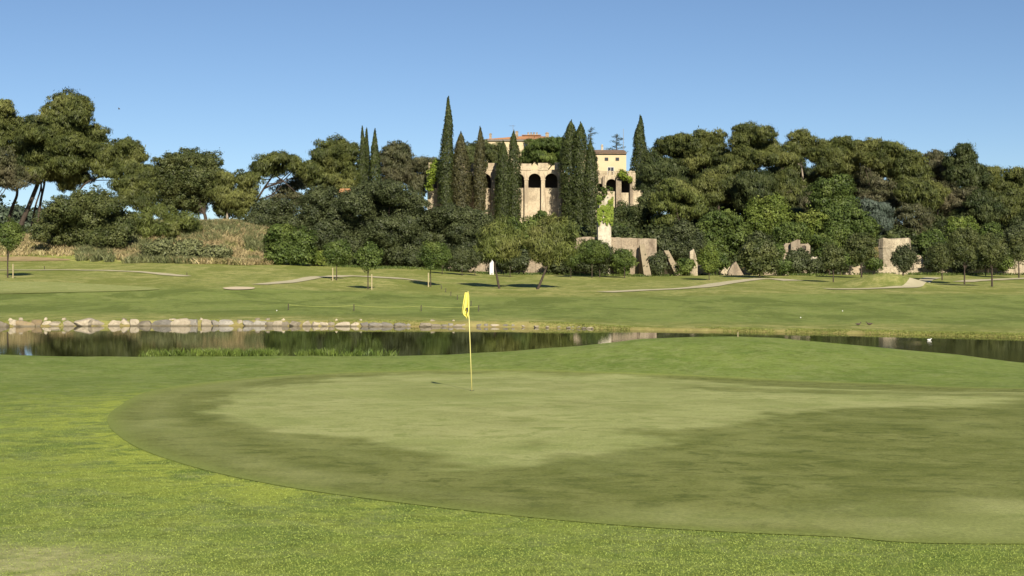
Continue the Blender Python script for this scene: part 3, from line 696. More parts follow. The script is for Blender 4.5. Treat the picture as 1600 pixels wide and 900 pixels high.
def villa():
    root = empty('villa', (vx(835), VD, 6.0), 'ochre hilltop villa with arcaded terrace, cream wings and red tiled roofs', 'villa'); R = Vector(root.location)
    def add(mb, name, mat, par=root, smooth=False):
        o = mb.build(name, mat, None, smooth); 
        base = R if par is root else R
        o.data.transform(__import__('mathutils').Matrix.Translation(-base)); o.parent = par; return o
    def opening(name, x0, x1, z0, z1, y, par=root, mullion=True, frame=M_wframe, t=.09):
        f = MB(); f.box(x0-.08, x0, y-.06, y+.05, z0-.1, z1+.08); f.box(x1, x1+.08, y-.06, y+.05, z0-.1, z1+.08)
        f.box(x0, x1, y-.06, y+.05, z1, z1+.08); f.box(x0, x1, y-.10, y+.05, z0-.1, z0)
        if mullion: f.box((x0+x1)/2-.035, (x0+x1)/2+.035, y-.05, y-.031, z0, z1)
        fo = add(f, name, frame, par); g = MB(); g.box(x0, x1, y-.03, y-.012, z0, z1); add(g, 'pane', M_glass, fo)
    pitch = 26/F*VD; half = 10/F*VD
    zsill, zspring, ztop, zpar = vz(293.5), vz(281), vz(266), vz(258.5)
    pw = half*.30
    cs = [835.4+26*k for k in range(-5, 2)]
    # arcade wall with arches
    mb = MB()
    for c in cs: arch_bay(mb, vx(c), half, pitch, zsill, zspring, ztop, VD, VD+.7)
    add(mb, 'arcade', M_villa)
    xl, xr = vx(cs[0])-pitch/2, vx(cs[-1])+pitch/2
    mb = MB(); mb.box(xl, xr, VD+.12, VD+.7, 4.0, zsill); add(mb, 'lower_wall', M_villa)
    for k in range(len(cs)+1):
        x = xl + k*pitch; p = MB(); p.box(x-(pitch/2-half)*.98, x+(pitch/2-half)*.98, VD-.85, VD-.003, 4.0, zspring-.1)
        p.box(x-(pitch/2-half)*1.2, x+(pitch/2-half)*1.2, VD-.95, VD-.006, zspring-.1, zspring+.12); add(p, 'pilaster', M_villa)
        q = MB(); q.box(x-.95, x+.95, VD-.12, VD+.45, ztop+.003, zpar+.45+.12*math.sin(k*2.1)); add(q, 'parapet_block', M_villa)
    for c in cs: mb = MB(); mb.box(vx(c)-.62, vx(c)+.62, VD+.05, VD+.25, ztop+.003, ztop+.12); add(mb, 'coping', M_villa)
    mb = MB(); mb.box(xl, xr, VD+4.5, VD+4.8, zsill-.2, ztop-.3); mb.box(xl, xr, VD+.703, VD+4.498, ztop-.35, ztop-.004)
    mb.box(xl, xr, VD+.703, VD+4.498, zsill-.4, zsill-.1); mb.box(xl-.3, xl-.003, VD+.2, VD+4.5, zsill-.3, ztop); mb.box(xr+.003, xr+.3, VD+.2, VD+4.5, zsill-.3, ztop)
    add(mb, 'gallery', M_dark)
    # projecting pier at the right end of the arcade, with ivy
    mb = MB(); mb.box(vx(871.5), vx(877), VD-1.6, VD+.5, 4.0, vz(262)); add(mb, 'end_pier', M_villa)
    # ruined left end
    mb = MB(); x0, x1 = vx(668), vx(690); zt2 = vz(281)
    arch_bay(mb, vx(680.5), .33, 1.0, vz(295), vz(283), vz(279), VD-.5, VD+.1)
    mb.box(vx(668), vx(680.5)-.5, VD-.5, VD+.1, 4, vz(279)); mb.box(vx(680.5)+.5, vx(690), VD-.5, VD+.1, 4, vz(277))
    mb.box(vx(680.5)-.5, vx(680.5)+.5, VD-.5, VD+.1, 4, vz(295)-.002); mb.box(vx(670), vx(674.5), VD-.4, VD+.1, vz(279)+.003, vz(254))
    mb.box(vx(690)+.003, vx(704), VD-.1, VD+.3, 4, vz(296)); mb.prism([(vx(684), 6), (vx(690), 6), (vx(690), vz(285)), (vx(687.5), vz(292))], VD-1.8, VD-.503)
    add(mb, 'ruined_end_wall', M_villa)
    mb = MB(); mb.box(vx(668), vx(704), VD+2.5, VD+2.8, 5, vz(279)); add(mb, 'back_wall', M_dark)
    # right wing arcade
    D2 = 266.0; X = lambda p: vx(p, D2); Z = lambda p: vz(p, D2)
    mb = MB(); arch_bay(mb, X(955.3), 8.3/F*D2, 21/F*D2, Z(299), Z(288), Z(274.5), D2, D2+.6)
    arch_bay(mb, X(976.8), 6.6/F*D2, 21.6/F*D2, Z(301), Z(288), Z(274.5), D2, D2+.6); arch_bay(mb, X(937.5), 3.4/F*D2, 13.5/F*D2, Z(299), Z(290), Z(274.5), D2, D2+.6)
    mb.box(X(987.8), X(993), D2, D2+.6, Z(301), Z(270)); mb.box(X(993)+.003, X(1004), D2+.05, D2+.5, Z(301), Z(297))
    mb.box(X(930.5), X(1004.5), D2+.05, D2+.65, 4.5, Z(301)-.3)
    mb.box(X(930.5), X(966), D2+.02, D2+.62, Z(301)-.297, Z(299)-.003)
    mb.box(X(966)+.003, X(1004.5), D2+.03, D2+.62, Z(301)-.297, Z(301)-.003)
    add(mb, 'wing_arcade', M_villa)
    for p_, w_ in ((966.3, 1.0), (986.0, .55), (943.0, .45)):
        q = MB(); q.box(X(p_)-w_*.5, X(p_)+w_*.5, D2-.8, D2-.004, 4.5, Z(276)); add(q, 'pilaster', M_pink)
    mb = MB(); mb.box(X(931), X(992), D2+.05, D2+.35, Z(274.5)+.003, Z(273)); mb.box(X(931), X(992), D2+.05, D2+.35, Z(268.5), Z(267.3))
    for k in range(26):
        x = X(932)+k*(X(991)-X(932))/25; mb.tube([(x, D2+.2, Z(273)), (x, D2+.2, Z(270.8)), (x, D2+.2, Z(268.5))], [.09,.13,.07], 6)
    for p_ in (938, 953, 967, 985): mb.box(X(p_)-.22, X(p_)+.22, D2, D2+.4, Z(274.5)+.006, Z(266.5))
    add(mb, 'balustrade', M_villa)
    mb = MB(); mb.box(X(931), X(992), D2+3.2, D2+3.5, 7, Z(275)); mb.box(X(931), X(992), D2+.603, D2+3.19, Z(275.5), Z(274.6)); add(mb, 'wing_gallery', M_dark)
    # cream wing
    D3 = 276.0; X = lambda p: vx(p, D3); Z = lambda p: vz(p, D3)
    mb = MB(); mb.box(X(905), X(978.5), D3, D3+9, 5, Z(240.5)); add(mb, 'cream_wing', M_cream)
    for p_ in (931, 947.6, 964.6): opening('window', X(p_)-.27, X(p_)+.27, Z(250.3), Z(246.8), D3-.004, mullion=False, frame=M_shut)
    opening('french_window', X(949.8), X(958.8), Z(274.5), Z(261.5), D3-.004, t=.1)
    mb = MB(); mb.prism([(X(903), Z(240.4)), (X(979), Z(240.4)), (X(979), Z(239.2)), (X(903), Z(239.2))], D3-.45, D3-.0)
    add(mb, 'eaves', M_tileold)
    roof = []
    def tiled(par_name, A, B, C, D, mat, pitchw=.28, par=root):
        """corrugated roof plane: eave A->B, ridge D->C"""
        A, B, C, D = map(Vector, (A, B, C, D)); L = (B-A).length; nc = max(8, int(L/pitchw*4)); V = []; Q = []
        nrm = (B-A).cross(D-A).normalized(); nrm = nrm if nrm.z > 0 else -nrm; nr = 8
        for i in range(nr+1):
            for j in range(nc+1):
                s = j/nc; P = (A+(B-A)*s)*(1-i/nr) + (D+(C-D)*s)*(i/nr)
                V.append(P + nrm*(.06*abs(math.sin(math.pi*(s*L/pitchw))) + (.03 if i % 2 else 0)))
        for i in range(nr):
            for j in range(nc): a = i*(nc+1)+j; Q.append((a, a+1, a+nc+2, a+nc+1))
        o = link(par_name, qmesh(par_name, np.array([tuple(v) for v in V]), np.array(Q), None), mat)
        o.data.transform(__import__('mathutils').Matrix.Translation(-R)); o.parent = par
        return o
    ze, zr = Z(239.3), Z(232.5)
    ro = tiled('roof', (X(902), D3-.5, ze), (X(979.2), D3-.5, ze), (X(977.5), D3+4.2, zr+.1), (X(902), D3+4.2, zr+.1), M_tileold)
    tiled('roof', (X(902), D3+9.3, ze), (X(979.2), D3+9.3, ze), (X(977.5), D3+4.2, zr+.1), (X(902), D3+4.2, zr+.1), M_tileold)
    mb = MB(); mb.prism([(D3, Z(240.5)), (D3+4.2, zr), (D3+9, Z(240.5))], 0, 1)
    mb.v = [(X(978.4)-.3+.3*y, x, z) for x, y, z in mb.v]; add(mb, 'gable', M_cream)
    mb = MB(); mb.box(X(941.2), X(944.4), D3+3.6, D3+4.4, zr-.3, Z(225.5)); mb.box(X(940.7), X(944.9), D3+3.5, D3+4.5, Z(225.5), Z(225)); mb.box(X(941.6), X(944), D3+3.7, D3+4.3, Z(225), Z(223)); add(mb, 'chimney', M_white)
    mb = MB(); mb.tube([(X(976), D3+3, zr-.5), (X(976), D3+3, Z(199))], .045, 6); mb.tube([(X(974.5), D3+3, Z(221)), (X(977.5), D3+3, Z(221))], .03, 5); add(mb, 'antenna_mast', M_metal)
    # main house
    D4 = 300.0; X = lambda p: vx(p, D4); Z = lambda p: vz(p, D4)
    mb = MB(); mb.box(X(760), X(882), D4, D4+14, 5, Z(219.6)); add(mb, 'main_house', M_cream)
    for a, b in ((779.5, 786.5), (818.8, 824.2), (850,855.5)): opening('window', X(a), X(b), Z(232.5), Z(223.5), D4-.004, frame=M_shut)
    mb = MB(); mb.box(X(757.5), X(884), D4-.6, D4+14.5, Z(219.5), Z(218.6)); add(mb, 'eaves', M_wframe)
    yr0, yr1 = D4+5, D4+9; e = Z(218.4); r = Z(208.5)
    A, B, C_, D_ = (X(757), D4-.8, e), (X(885), D4-.8, e), (X(885), D4+14.7, e), (X(757), D4+14.7, e)
    r1, r2 = (X(815), D4+7, r), (X(848), D4+7, r)
    for q in ((A, B, r2, r1), (B, C_, r2, r2), (C_, D_, r1, r2), (D_, A, r1, r1)): ro = tiled('roof', *q, M_tile)
    mb = MB(); mb.box(X(816), X(846), D4+6.6, D4+8.4, r-.6, Z(206.9)); add(mb, 'ridge_turret', M_cream)
    tiled('ridge_roof', (X(813.5), D4+6.2, Z(207.4)), (X(848.5), D4+6.2, Z(207.4)), (X(845), D4+7.5, Z(205.6)), (X(817), D4+7.5, Z(205.6)), M_tile)
    ch = MB(); ch.box(X(824), X(842), D4+7.2, D4+8.0, Z(206.2), Z(205)); cho = add(ch, 'chimney_row', M_pale)
    for k in range(4):
        p_ = MB(); x = X(826+k*4.6); p_.tube([(x, D4+7.6, Z(205)), (x, D4+7.6, Z(202.2))], [.17,.15], 8); p_.box(x-.24, x+.24, D4+7.35, D4+7.85, Z(202.2), Z(201.8)); add(p_, 'chimney_pot', M_pale, cho)
    for (p_, t_, w_, b_) in ((766, 206.5, .25, 217), (807.5, 203, .32, 214), (855.5, 205, .36, 214)):
        mb = MB(); x = X(p_); mb.box(x-w_, x+w_, D4+3, D4+3.7, Z(b_), Z(t_+1)); mb.box(x-w_-.08, x+w_+.08, D4+2.9, D4+3.8, Z(t_+1), Z(t_+.6)); mb.box(x-w_*.7, x+w_*.7, D4+3.1, D4+3.6, Z(t_+.6), Z(t_-.6)); add(mb, 'chimney', M_pink)
    mb = MB(); x = X(801.6); mb.tube([(x, D4+2, Z(214)), (x, D4+2, Z(194))], .035, 6); mb.tube([(x-.8, D4+2, Z(195.2)), (x+.5, D4+2, Z(195.2))], .025, 5)
    for k in range(5): mb.tube([(x-.75+k*.27, D4+1.7, Z(195.2)), (x-.75+k*.27, D4+2.3, Z(195.2))], .018, 4)
    add(mb, 'antenna', M_metal)
    # gallery wall closing the terrace between the arcade and the houses
    mb = MB(); mb.box(vx(690), vx(905), VD+5, VD+5.3, 5, vz(270)); add(mb, 'terrace_wall', M_villa)
    return root
villa()

# small outbuilding among the shrubs
def outbuilding():
    d = 228; root = empty('garden_hut', (vx(541, d), d, 6), 'small brick hut with red tiled roof peeping over the grey green trees', 'hut'); R = Vector(root.location)
    mb = MB(); mb.box(vx(532, d)-R.x, vx(552, d)-R.x, 0, 3, 0, vz(301, d)-6); mb.build('wall', M_pink, root)
    mb = MB(); z = vz(301, d)-6; mb.prism([(-.6, z), (3.6, z), (1.5, z+.75)], vx(530, d)-R.x, vx(554, d)-R.x)
    mb.v = [(y, x, z_) for x, y, z_ in mb.v]; mb.build('roof', M_tile, root)
outbuilding()

# ---------------------------------------------------------------- terrace walls, piers, buttresses
def rubble(name, label, cat, pts, d0, mat, thick=.5, d1=None, seed=0, group=None, zb=None, wob=.25):
    """wall with an uneven top: pts = (px, top row) list; stands on the ground"""
    rng = random.Random(seed); d1 = d1 or d0; n = len(pts); base = None; root = None; mb = MB()
    P = []
    for i in range(n-1):
        k = max(1, int(abs(pts[i+1][0]-pts[i][0])/4))
        for j in range(k): P.append((pts[i][0]+(pts[i+1][0]-pts[i][0])*j/k, pts[i][1]+(pts[i+1][1]-pts[i][1])*j/k))
    P.append(pts[-1]); m = len(P)
    top = []; bot = []
    for i, (px, py) in enumerate(P):
        d = d0+(d1-d0)*i/(m-1); x = vx(px, d); top.append((x, d, vz(py, d)+rng.uniform(-wob, wob)*.6)); bot.append((x, d, (tz(x, d-.3)-.4) if zb is None else zb))
    o0 = bot[0]
    V = []; Fc = []
    for (a, b) in zip(top, bot):
        j = rng.uniform(-.04,.04)
        V += [(b[0]-o0[0], b[1]-o0[1]+j-.12, b[2]-o0[2]), (a[0]-o0[0], a[1]-o0[1]+j, a[2]-o0[2]), (a[0]-o0[0], a[1]-o0[1]+thick, a[2]-o0[2]+rng.uniform(-.05,.05)), (b[0]-o0[0], b[1]-o0[1]+thick, b[2]-o0[2])]
    for i in range(m-1):
        a = i*4; b = a+4
        Fc += [(a, b, b+1, a+1), (a+1, b+1, b+2, a+2), (a+2, b+2, b+3, a+3)]
    Fc += [(0, 1, 2, 3), ((m-1)*4+3, (m-1)*4+2, (m-1)*4+1, (m-1)*4)]
    mb.add(V, Fc); o = mb.build(name, mat); o.location = o0; return setp(o, label, cat, group)
rubble('retaining_wall', 'tall pink stone retaining wall of the villa terrace behind the buttresses', 'wall', [(896,373),(912,370),(960,371),(1026,373)], 196, M_pink, .8, seed=1, wob=.07)
rubble('low_wall', 'low crumbling pale wall running right from the second buttress', 'wall', [(1030,404),(1060,412),(1090,415),(1130,413),(1160,419),(1175,415)], 196, M_pale, .6, seed=2, wob=.2)
rubble('wall_stub', 'tall narrow pale stub of ruined wall right of the second buttress', 'wall', [(1078,392),(1084,389),(1088,400),(1090,412)], 194, M_pale, .8, seed=3)
rubble('ruined_wall', 'jagged triangular ruin of dark rubble beside the gravel path', 'wall', [(1138,424),(1144,413),(1150,408),(1156,418),(1163,430)], 190, M_pink, .9, seed=4)
rubble('ruined_wall', 'leaning pale ruined wall end right of the round tree by the path', 'wall', [(1222,404),(1226,401),(1229,412),(1232,425)], 188, M_pale, .8, seed=5)
rubble('ruined_house_wall', 'pinkish ruined wall among trees above the path end', 'wall', [(1222,388),(1228,381),(1236,379)], 199, M_pink, .7, seed=6)
def ruin():
    d = 198; root = empty('ruined_house', (vx(1256, d), d, 3), 'small pink ruined house front with a dark arched window among the trees', 'ruin'); R = Vector(root.location)
    mb = MB(); arch_bay(mb, 0, .33, 1.0, vz(391, d)-3, vz(387, d)-3, vz(381, d)-3, 0, .5)
    mb.prism([(vx(1236,d)-R.x, -2), (-.5, -2), (-.5, vz(375,d)-3), (vx(1246,d)-R.x, vz(374,d)-3), (vx(1236,d)-R.x, vz(379,d)-3)], .01, .5)
    mb.prism([(.5, -2), (vx(1266,d)-R.x, -2), (vx(1266,d)-R.x, vz(384,d)-3), (.5, vz(379,d)-3)], .01, .5)
    mb.box(-.497, .497, .02, .49, -2, vz(391, d)-3.004); mb.build('wall', M_pink, root)
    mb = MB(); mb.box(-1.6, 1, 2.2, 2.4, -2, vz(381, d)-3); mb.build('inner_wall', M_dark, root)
ruin()
rubble('white_wall_fragment', 'small bright white wall fragment under the trees left of the bastion', 'wall', [(1266,402),(1278,401)], 197, M_white, .5, seed=8, wob=.1)
rubble('low_rubble_wall', 'low rubble wall in front of the pale bastion', 'wall', [(1318,418),(1340,416),(1370,415),(1400,417),(1430,421),(1450,414),(1480,419)], 193, M_pale, .7, seed=9, wob=.22)
rubble('low_rubble_wall', 'low rubble wall behind the row of round trees at far right', 'wall', [(1482,418),(1500,415),(1530,418),(1560,415),(1574,407),(1602,405),(1640,410),(1680,414)], 194, M_pale, .7, seed=10, wob=.22)
rubble('low_rubble_wall', 'low rubble wall piece left of the two small round trees', 'wall', [(1180,418),(1200,413),(1215,417)], 194, M_pink, .6, seed=11, wob=.2)
rubble('terrace_wall', 'thin brick wall with pale coping on top of the scrub bank', 'wall', [(336,349),(360,348),(402,350)], 203, M_pink, .4, seed=12, wob=.02)
rubble('terrace_wall', 'dark thin brick wall on the bank behind the green round shrub', 'wall', [(404,352),(440,352),(478,353),(505,354)], 204, M_pink, .4, seed=13, wob=.02)
rubble('retaining_wall', 'pink low wall glimpsed behind the leafy young trees', 'wall', [(700,405),(760,404),(800,404),(896,402)], 197, M_pink, .5, seed=14, wob=.2)

def bastion():
    d = 198; mb = MB(); cx = vx(1398, d); r = 25.5/F*d; n = 5; z0 = 1.2; z1 = vz(388, d); z2 = vz(373.5, d); V = []; Fc = []
    for i in range(n+1):
        a = math.pi*i/n; ca, sa = math.cos(a), -math.sin(a)
        for (zz, rr) in ((z0, r*.90), (z1, r), (z1+.02, r*1.03), (z1+.22, r*1.03), (z1+.24, r*.99), (z2+.18*math.sin(i*1.9), r*.97)):
            V.append((cx+rr*ca, d+sa*rr*.55, zz))
    k = 6
    for i in range(n):
        for j in range(k-1): a = i*k+j; Fc.append((a, a+k, a+k+1, a+1))
    Fc.append(tuple(i*k+5 for i in range(n+1))); Fc.append(tuple([0]+[j for j in range(1,k)]+[n*k+j for j in range(k-1,-1,-1)]))
    mb.add(V, Fc)
    mb.v = [(x-cx, y-d, z-z0) for x, y, z in mb.v]; o = mb.build('stone_bastion', M_pale); o.location = (cx, d, z0)
    setp(o, 'rounded pale stone bastion with a ledge, half hidden by a small tree', 'bastion')
    rubble('sloping_wall', 'sloping wall end falling to the right of the stone bastion', 'wall', [(1422,386),(1434,398),(1443,404),(1452,416)], 196, M_pale, .6, seed=15)
bastion()

def buttress(label, top, foot, d, w=1.0, slope=0.0):
    """raking strut: leans from the wall down to a foot nearer the camera"""
    (tx, ty), (fx, fy) = top, foot; dt = d+1.8; T = W(tx, ty, dt); Fp = W(fx, fy, d-1.4); Fp = (Fp[0], Fp[1], tz(Fp[0], Fp[1])-.1)
    u = w/2; t = .42; V = []
    base = Vector(Fp)
    prof = [(Fp[0], Fp[1], Fp[2]), (T[0], T[1], T[2]), (T[0]-.0, T[1]+.6, T[2]-.05), (T[0], T[1]+.6, Fp[2])]
    mb = MB(); n = 4
    # wedge body, narrower than the cap so the cap stands proud of it
    vs = [(p[0]-u*.8, p[1]+.15*(i in (0,1)), p[2]) for i, p in enumerate(prof)] + [(p[0]+u*.8, p[1]+.15*(i in (0,1)), p[2]) for i, p in enumerate(prof)]
    mb.add([Vector(v)-base for v in vs], [(0,1,2,3),(7,6,5,4),(0,4,5,1),(1,5,6,2),(2,6,7,3),(3,7,4,0)])
    root = empty('buttress', base, label, 'buttress', 'buttresses against the terrace wall')
    mb.build('core', M_pink, root)
    mb = MB(); nrm = Vector((0, -(T[2]-Fp[2]), (T[1]-Fp[1]))).normalized()*-1
    nrm = Vector((0, -(T[2]-Fp[2]), T[1]-Fp[1])).normalized()
    q = [Vector(Fp), Vector(T)]
    vs = [q[0]+Vector((-u*1.05,0,0)), q[0]+Vector((u*1.05,0,0)), q[1]+Vector((u*.75,0,0)), q[1]+Vector((-u*.75,0,0))]; vs2 = [v+nrm*.22 for v in vs]
    mb.add([v-base for v in vs+vs2], [(0,1,2,3),(7,6,5,4),(0,4,5,1),(1,5,6,2),(2,6,7,3),(3,7,4,0)])
    mb.build('sloping_cap', M_concrete, root)
buttress('left raking buttress, the steep one with a dark shaded side', (1003,383), (1012,436), 193, .95)
buttress('right raking buttress slanting strongly down to the right', (1041,393), (1061,435), 193, .85)

def ivy_pier():
    d = 194.4; Z0 = 1.8; root = empty('ivy_pier', (vx(945, d), d, Z0), 'tall whitewashed square pier with bright ivy over its upper half, before the terrace wall', 'pier'); R = Vector(root.location)
    zb = 0; mb = MB(); x0, x1 = vx(934.5, d)-R.x, vx(955, d)-R.x
    mb.box(x0, x1, 0, 3.0, -.3, vz(330, d)-Z0); mb.prism([(x0+.05, vz(330,d)-5.998), (x1-.1, vz(330,d)-5.998), (x1-.2, vz(306,d)-Z0), (vx(947,d)-R.x, vz(303,d)-Z0), (x0+.2, vz(309,d)-Z0)], .03, 2.8)
    mb.build('pier_wall', M_white, root)
    rng = np.random.default_rng(77); n = 5200
    px = rng.uniform(933.5, 957.5, n); py = 306+50*rng.random(n)**.9
    dens = fbm(px*.22, py*.13, 61, 3); low = 352 - 7*np.abs(np.sin(px*.5)) 
    keep = (py < low) & (dens > .38 + .16*((py < 325) & (np.abs(px-945) < 6)) )
    px, py = px[keep], py[keep]; n = len(px)
    P = np.stack([(px-800)/F*d-R.x, -.12-.22*rng.random(n), CZ-(py-HY)/F*d-Z0], -1)
    Nn = unit(np.stack([rng.normal(size=n)*.4, -np.ones(n), rng.normal(size=n)*.4+.35], -1))
    V = leaves(P, Nn, (.27), rng, 1.1)
    n2 = 900; zz = rng.random(n2); P2 = np.stack([x1+.1+.15*rng.random(n2), rng.uniform(0, 2.6, n2), vz(352, d)-Z0+zz*(vz(312,d)-vz(352,d))], -1)
    V = np.concatenate([V, leaves(P2, unit(np.array([1,-.3,.3])+rng.normal(size=(n2,3))*.4), (.27), rng, 1.1)])
    link('ivy', leaf_mesh('ivy', V, 5), FM['ivy'], root)
ivy_pier()
def climber(label, blobs, d, seed, mat='ivy'):
    B = wb(blobs, d, seed, .3); base = (B[0][0], d, B[0][2]-B[0][5])
    o = link('climbing_vine', leaf_mesh('climbing_vine', crown_verts(B, seed, leaf=.3, sub=.4, dens=.9, rag=.3, fill=1.0), seed, base), FM[mat]); o.location = base
    setp(o, label, 'vine')
climber('bright green vine hanging over the ruined left end of the arcade', [(684,261,9,10),(691,268,7,8),(679,272,8,9),(673,282,5,10),(672,294,4,8),(698,262,4,5)], 267.2, 51)
climber('green vine trailing over the balustrade right of the big wing arch', [(972,273,5,5),(979,277,5,4),(985,281,3,5)], 264.8, 52)
climber('small green creeper growing at the foot of the right arcade arches', [(846,338,10,7),(858,344,8,5),(836,345,8,5)], 266, 53, 'broad')
climber('leafy creeper at the top of the ivy clad pier', [(946,300,5,5),(938,310,3,6)], 194.2, 54, 'broad')

# ---------------------------------------------------------------- villa garden trees
tree('stone_pine', 'flat topped umbrella pine in front of the main house roof', 'pine tree', 284,
     [(850,228,26,11),(832,240,18,9),(872,226,16,11),(868,244,18,12),(846,246,22,9),(822,250,12,7),(882,244,12,14)], 'broad', 'pine', 61, [(852,300),(853,275),(850,250)], .4, depth=.5)
tree('stone_pine', 'dark umbrella pine showing between the brown cypresses above the arcade', 'pine tree', 284,
     [(735,240,16,14),(755,232,14,12),(772,240,16,13),(745,256,18,10),(776,256,12,8),(720,250,10,12)], 'holm', 'pine', 62, [(752,300),(752,270)], .35, depth=.5)
def layered(label, px, top, bot, w, d, seed):
    """cedar-like tree: thin level fans of needles round a stem"""
    rng = np.random.default_rng(seed); root = empty('cedar_tree', (vx(px,d), d, 7.9), label, 'cedar'); R = np.array(root.location)
    mb = MB(); zt = vz(top, d)-R[2]; zb = vz(bot, d)-R[2]; mb.tube([(0,0,0), (0,0,zb), (0,0,zt)], [.3,.15,.03], 6); out = []
    for k in range(15):
        t = (k+.5)/15; z = zb+(zt-zb)*t*.95; a = rng.uniform(0, 6.28); L = w*d/F*(1.15-t*.75)*rng.uniform(.5,1.25); e = (math.cos(a)*L, math.sin(a)*L*.6, z+.3*L)
        mb.tube([(0,0,z), e], [.05,.02], 4); n = 110; s = rng.random(n)**.7
        P = np.stack([e[0]*s, e[1]*s, z+.3*L*s], -1)+rng.normal(size=(n,3))*np.array([.3,.3,.13])
        out.append(leaves(P, unit(np.array([0,-.3,1])+rng.normal(size=(n,3))*.4), .2, rng, 2.5))
    mb.build('trunk', M_bark, root); link('crown', leaf_mesh('crown', np.concatenate(out), seed), FM['cedar'], root)
layered('thin cedar top behind the right edge of the widest cypress', 923, 199, 250, 19, 310, 71)
layered('feathery cedar top against the sky behind the cream wing roof', 963, 209, 250, 17, 310, 72)

# ---------------------------------------------------------------- middle shrubs and trees
tree('grey_green_tree', 'leftmost grey green dense tree, beside the hut roof', 'tree', 202,
     [(500,310,26,16),(520,325,26,20),(490,335,22,22),(530,350,26,24),(505,365,26,24),(484,372,14,16),(530,385,24,18),(545,312,14,12)], 'privet', 'holm', 81, [(515,418),(515,385),(512,340)], .3)
tree('grey_green_tree', 'largest grey green dense tree in the middle with a broad domed crown', 'tree', 200,
     [(575,302,28,14),(612,302,30,15),(645,318,22,16),(560,322,26,18),(600,328,34,20),(640,345,28,22),(570,352,30,22),(612,362,34,22),(650,372,24,20),(560,385,22,18),(590,396,28,16),(630,398,28,16)], 'privet', 'holm', 82, [(605,420),(605,390),(605,345)], .4)
tree('grey_green_tree', 'grey green dense tree below the left end of the villa arcade', 'tree', 201,
     [(700,335,20,13),(730,338,22,14),(755,345,12,12),(690,352,22,16),(725,362,26,18),(752,368,14,16),(695,378,24,18),(730,390,24,18),(672,345,12,12)], 'privet', 'holm', 83, [(715,422),(715,392),(712,360)], .3)
tree('broad_tree', 'dark undergrowth tree right under the middle grey green trees', 'tree', 199,
     [(665,395,22,16),(690,402,20,14),(650,405,16,12),(745,400,18,14),(765,385,14,18)], 'privet', 'holm', 84, [(690,424),(690,405)], .2)
tree('round_shrub', 'bright green round shrub at the foot of the scrub bank', 'shrub', 184,
     [(440,365,18,12),(462,368,20,14),(428,380,15,16),(452,386,24,18),(478,384,14,16),(440,398,22,12),(470,400,20,11)], 'broad', 'broad', 85, [(452,414),(452,396)], .15)
tree('holm_oak', 'grey green small tree on the bank top behind the round shrub', 'tree', 201,
     [(420,325,18,12),(440,322,14,10),(410,342,18,14),(436,342,22,14),(455,350,14,10),(400,352,10,10)], 'privet', 'holm', 86, [(425,366),(425,346)], .2)
tree('spreading_bush', 'large spreading dark olive bush in front of the left pines', 'bush', 188,
     [(140,312,28,13),(108,326,26,16),(168,322,26,14),(85,346,24,18),(130,342,38,22),(180,345,26,18),(202,358,18,14),(100,368,32,18),(150,372,36,18),(75,364,14,12),(190,372,22,12)], 'holm', 'holm', 87, [(132,402),(132,380),(134,350)], .35, limbs=6)
tree('pale_leaning_bush', 'tall light green bush between the olive bush and the scrub bank', 'bush', 192,
     [(230,342,18,12),(252,330,16,12),(275,342,18,12),(240,360,24,14),(268,358,22,12),(298,345,16,10),(300,358,14,8),(218,372,16,12)], 'pinelite', 'youngpine', 88, [(224,394),(226,376),(240,352)], .16)
tree('dark_bush', 'dark bush in shade beneath the leaning pine trunks at far left', 'bush', 212,
     [(40,366,18,8),(66,362,16,8),(10,368,18,7),(60,374,16,8),(84,350,10,10)], 'pinedark', 'holm', 89, [(45,380),(45,362)], .15)
tree('rough_bush', 'low brownish bush at the foot of the leaning pines', 'bush', 200,
     [(78,380,14,11),(95,388,12,8),(62,376,10,8)], 'pinegrey', 'holm', 90, [(78,398),(78,388)], .12)
tree('broad_tree', 'green leafy tree right behind the young pines below the arcade', 'tree', 205,
     [(800,362,18,12),(822,356,16,12),(838,368,16,12),(810,378,22,14),(845,358,14,10),(785,372,12,12),(862,362,10,10)], 'broad', 'broad', 91, [(815,410),(815,380)], .2)
tree('broad_tree', 'dark leafy tree shading the wall right of the ivy clad pier', 'tree', 235,
     [(978,335,20,15),(998,345,20,16),(975,358,18,14),(1005,330,18,16),(1000,362,18,12),(962,345,8,12)], 'pinedark', 'holm', 92, [(985,372),(985,350)], .25)
tree('broad_tree', 'small fresh green shrub left of the dark tree at the ivy clad pier', 'shrub', 228,
     [(964,360,9,8),(976,364,9,7),(968,369,9,6)], 'broad', 'broad', 93, [(968,374),(968,366)], .1)

# ---------------------------------------------------------------- wooded hill on the right
GR = 'trees on the wooded hill at right'
def rt(nm, label, d, box, mat, style, seed, form='pine', n=9, **k):
    tree(nm, label, 'pine tree' if 'pine' in nm else 'tree', d, auto(box, seed, form, n), mat, style, seed, group=GR, **k)
tree('pine_tree', 'dark pine just right of the lone cypress, low and bushy', 'pine tree', 236,
     [(1022,252,16,12),(1040,262,22,14),(1016,272,18,14),(1050,282,24,16),(1020,292,22,16),(1046,306,22,14),(1014,312,18,14)], 'pinedark', 'pine', 101, [(1030,365),(1030,310),(1030,270)], .35, group=GR)
tree('pine_tree', 'fresh green feathery pine spreading before the dark pine by the villa', 'pine tree', 228,
     [(1052,296,24,16),(1078,306,20,16),(1040,318,22,14),(1070,330,24,16),(1046,344,20,12),(1090,325,14,14)], 'pinelite', 'pine', 102, [(1062,380),(1062,340)], .3, group=GR)
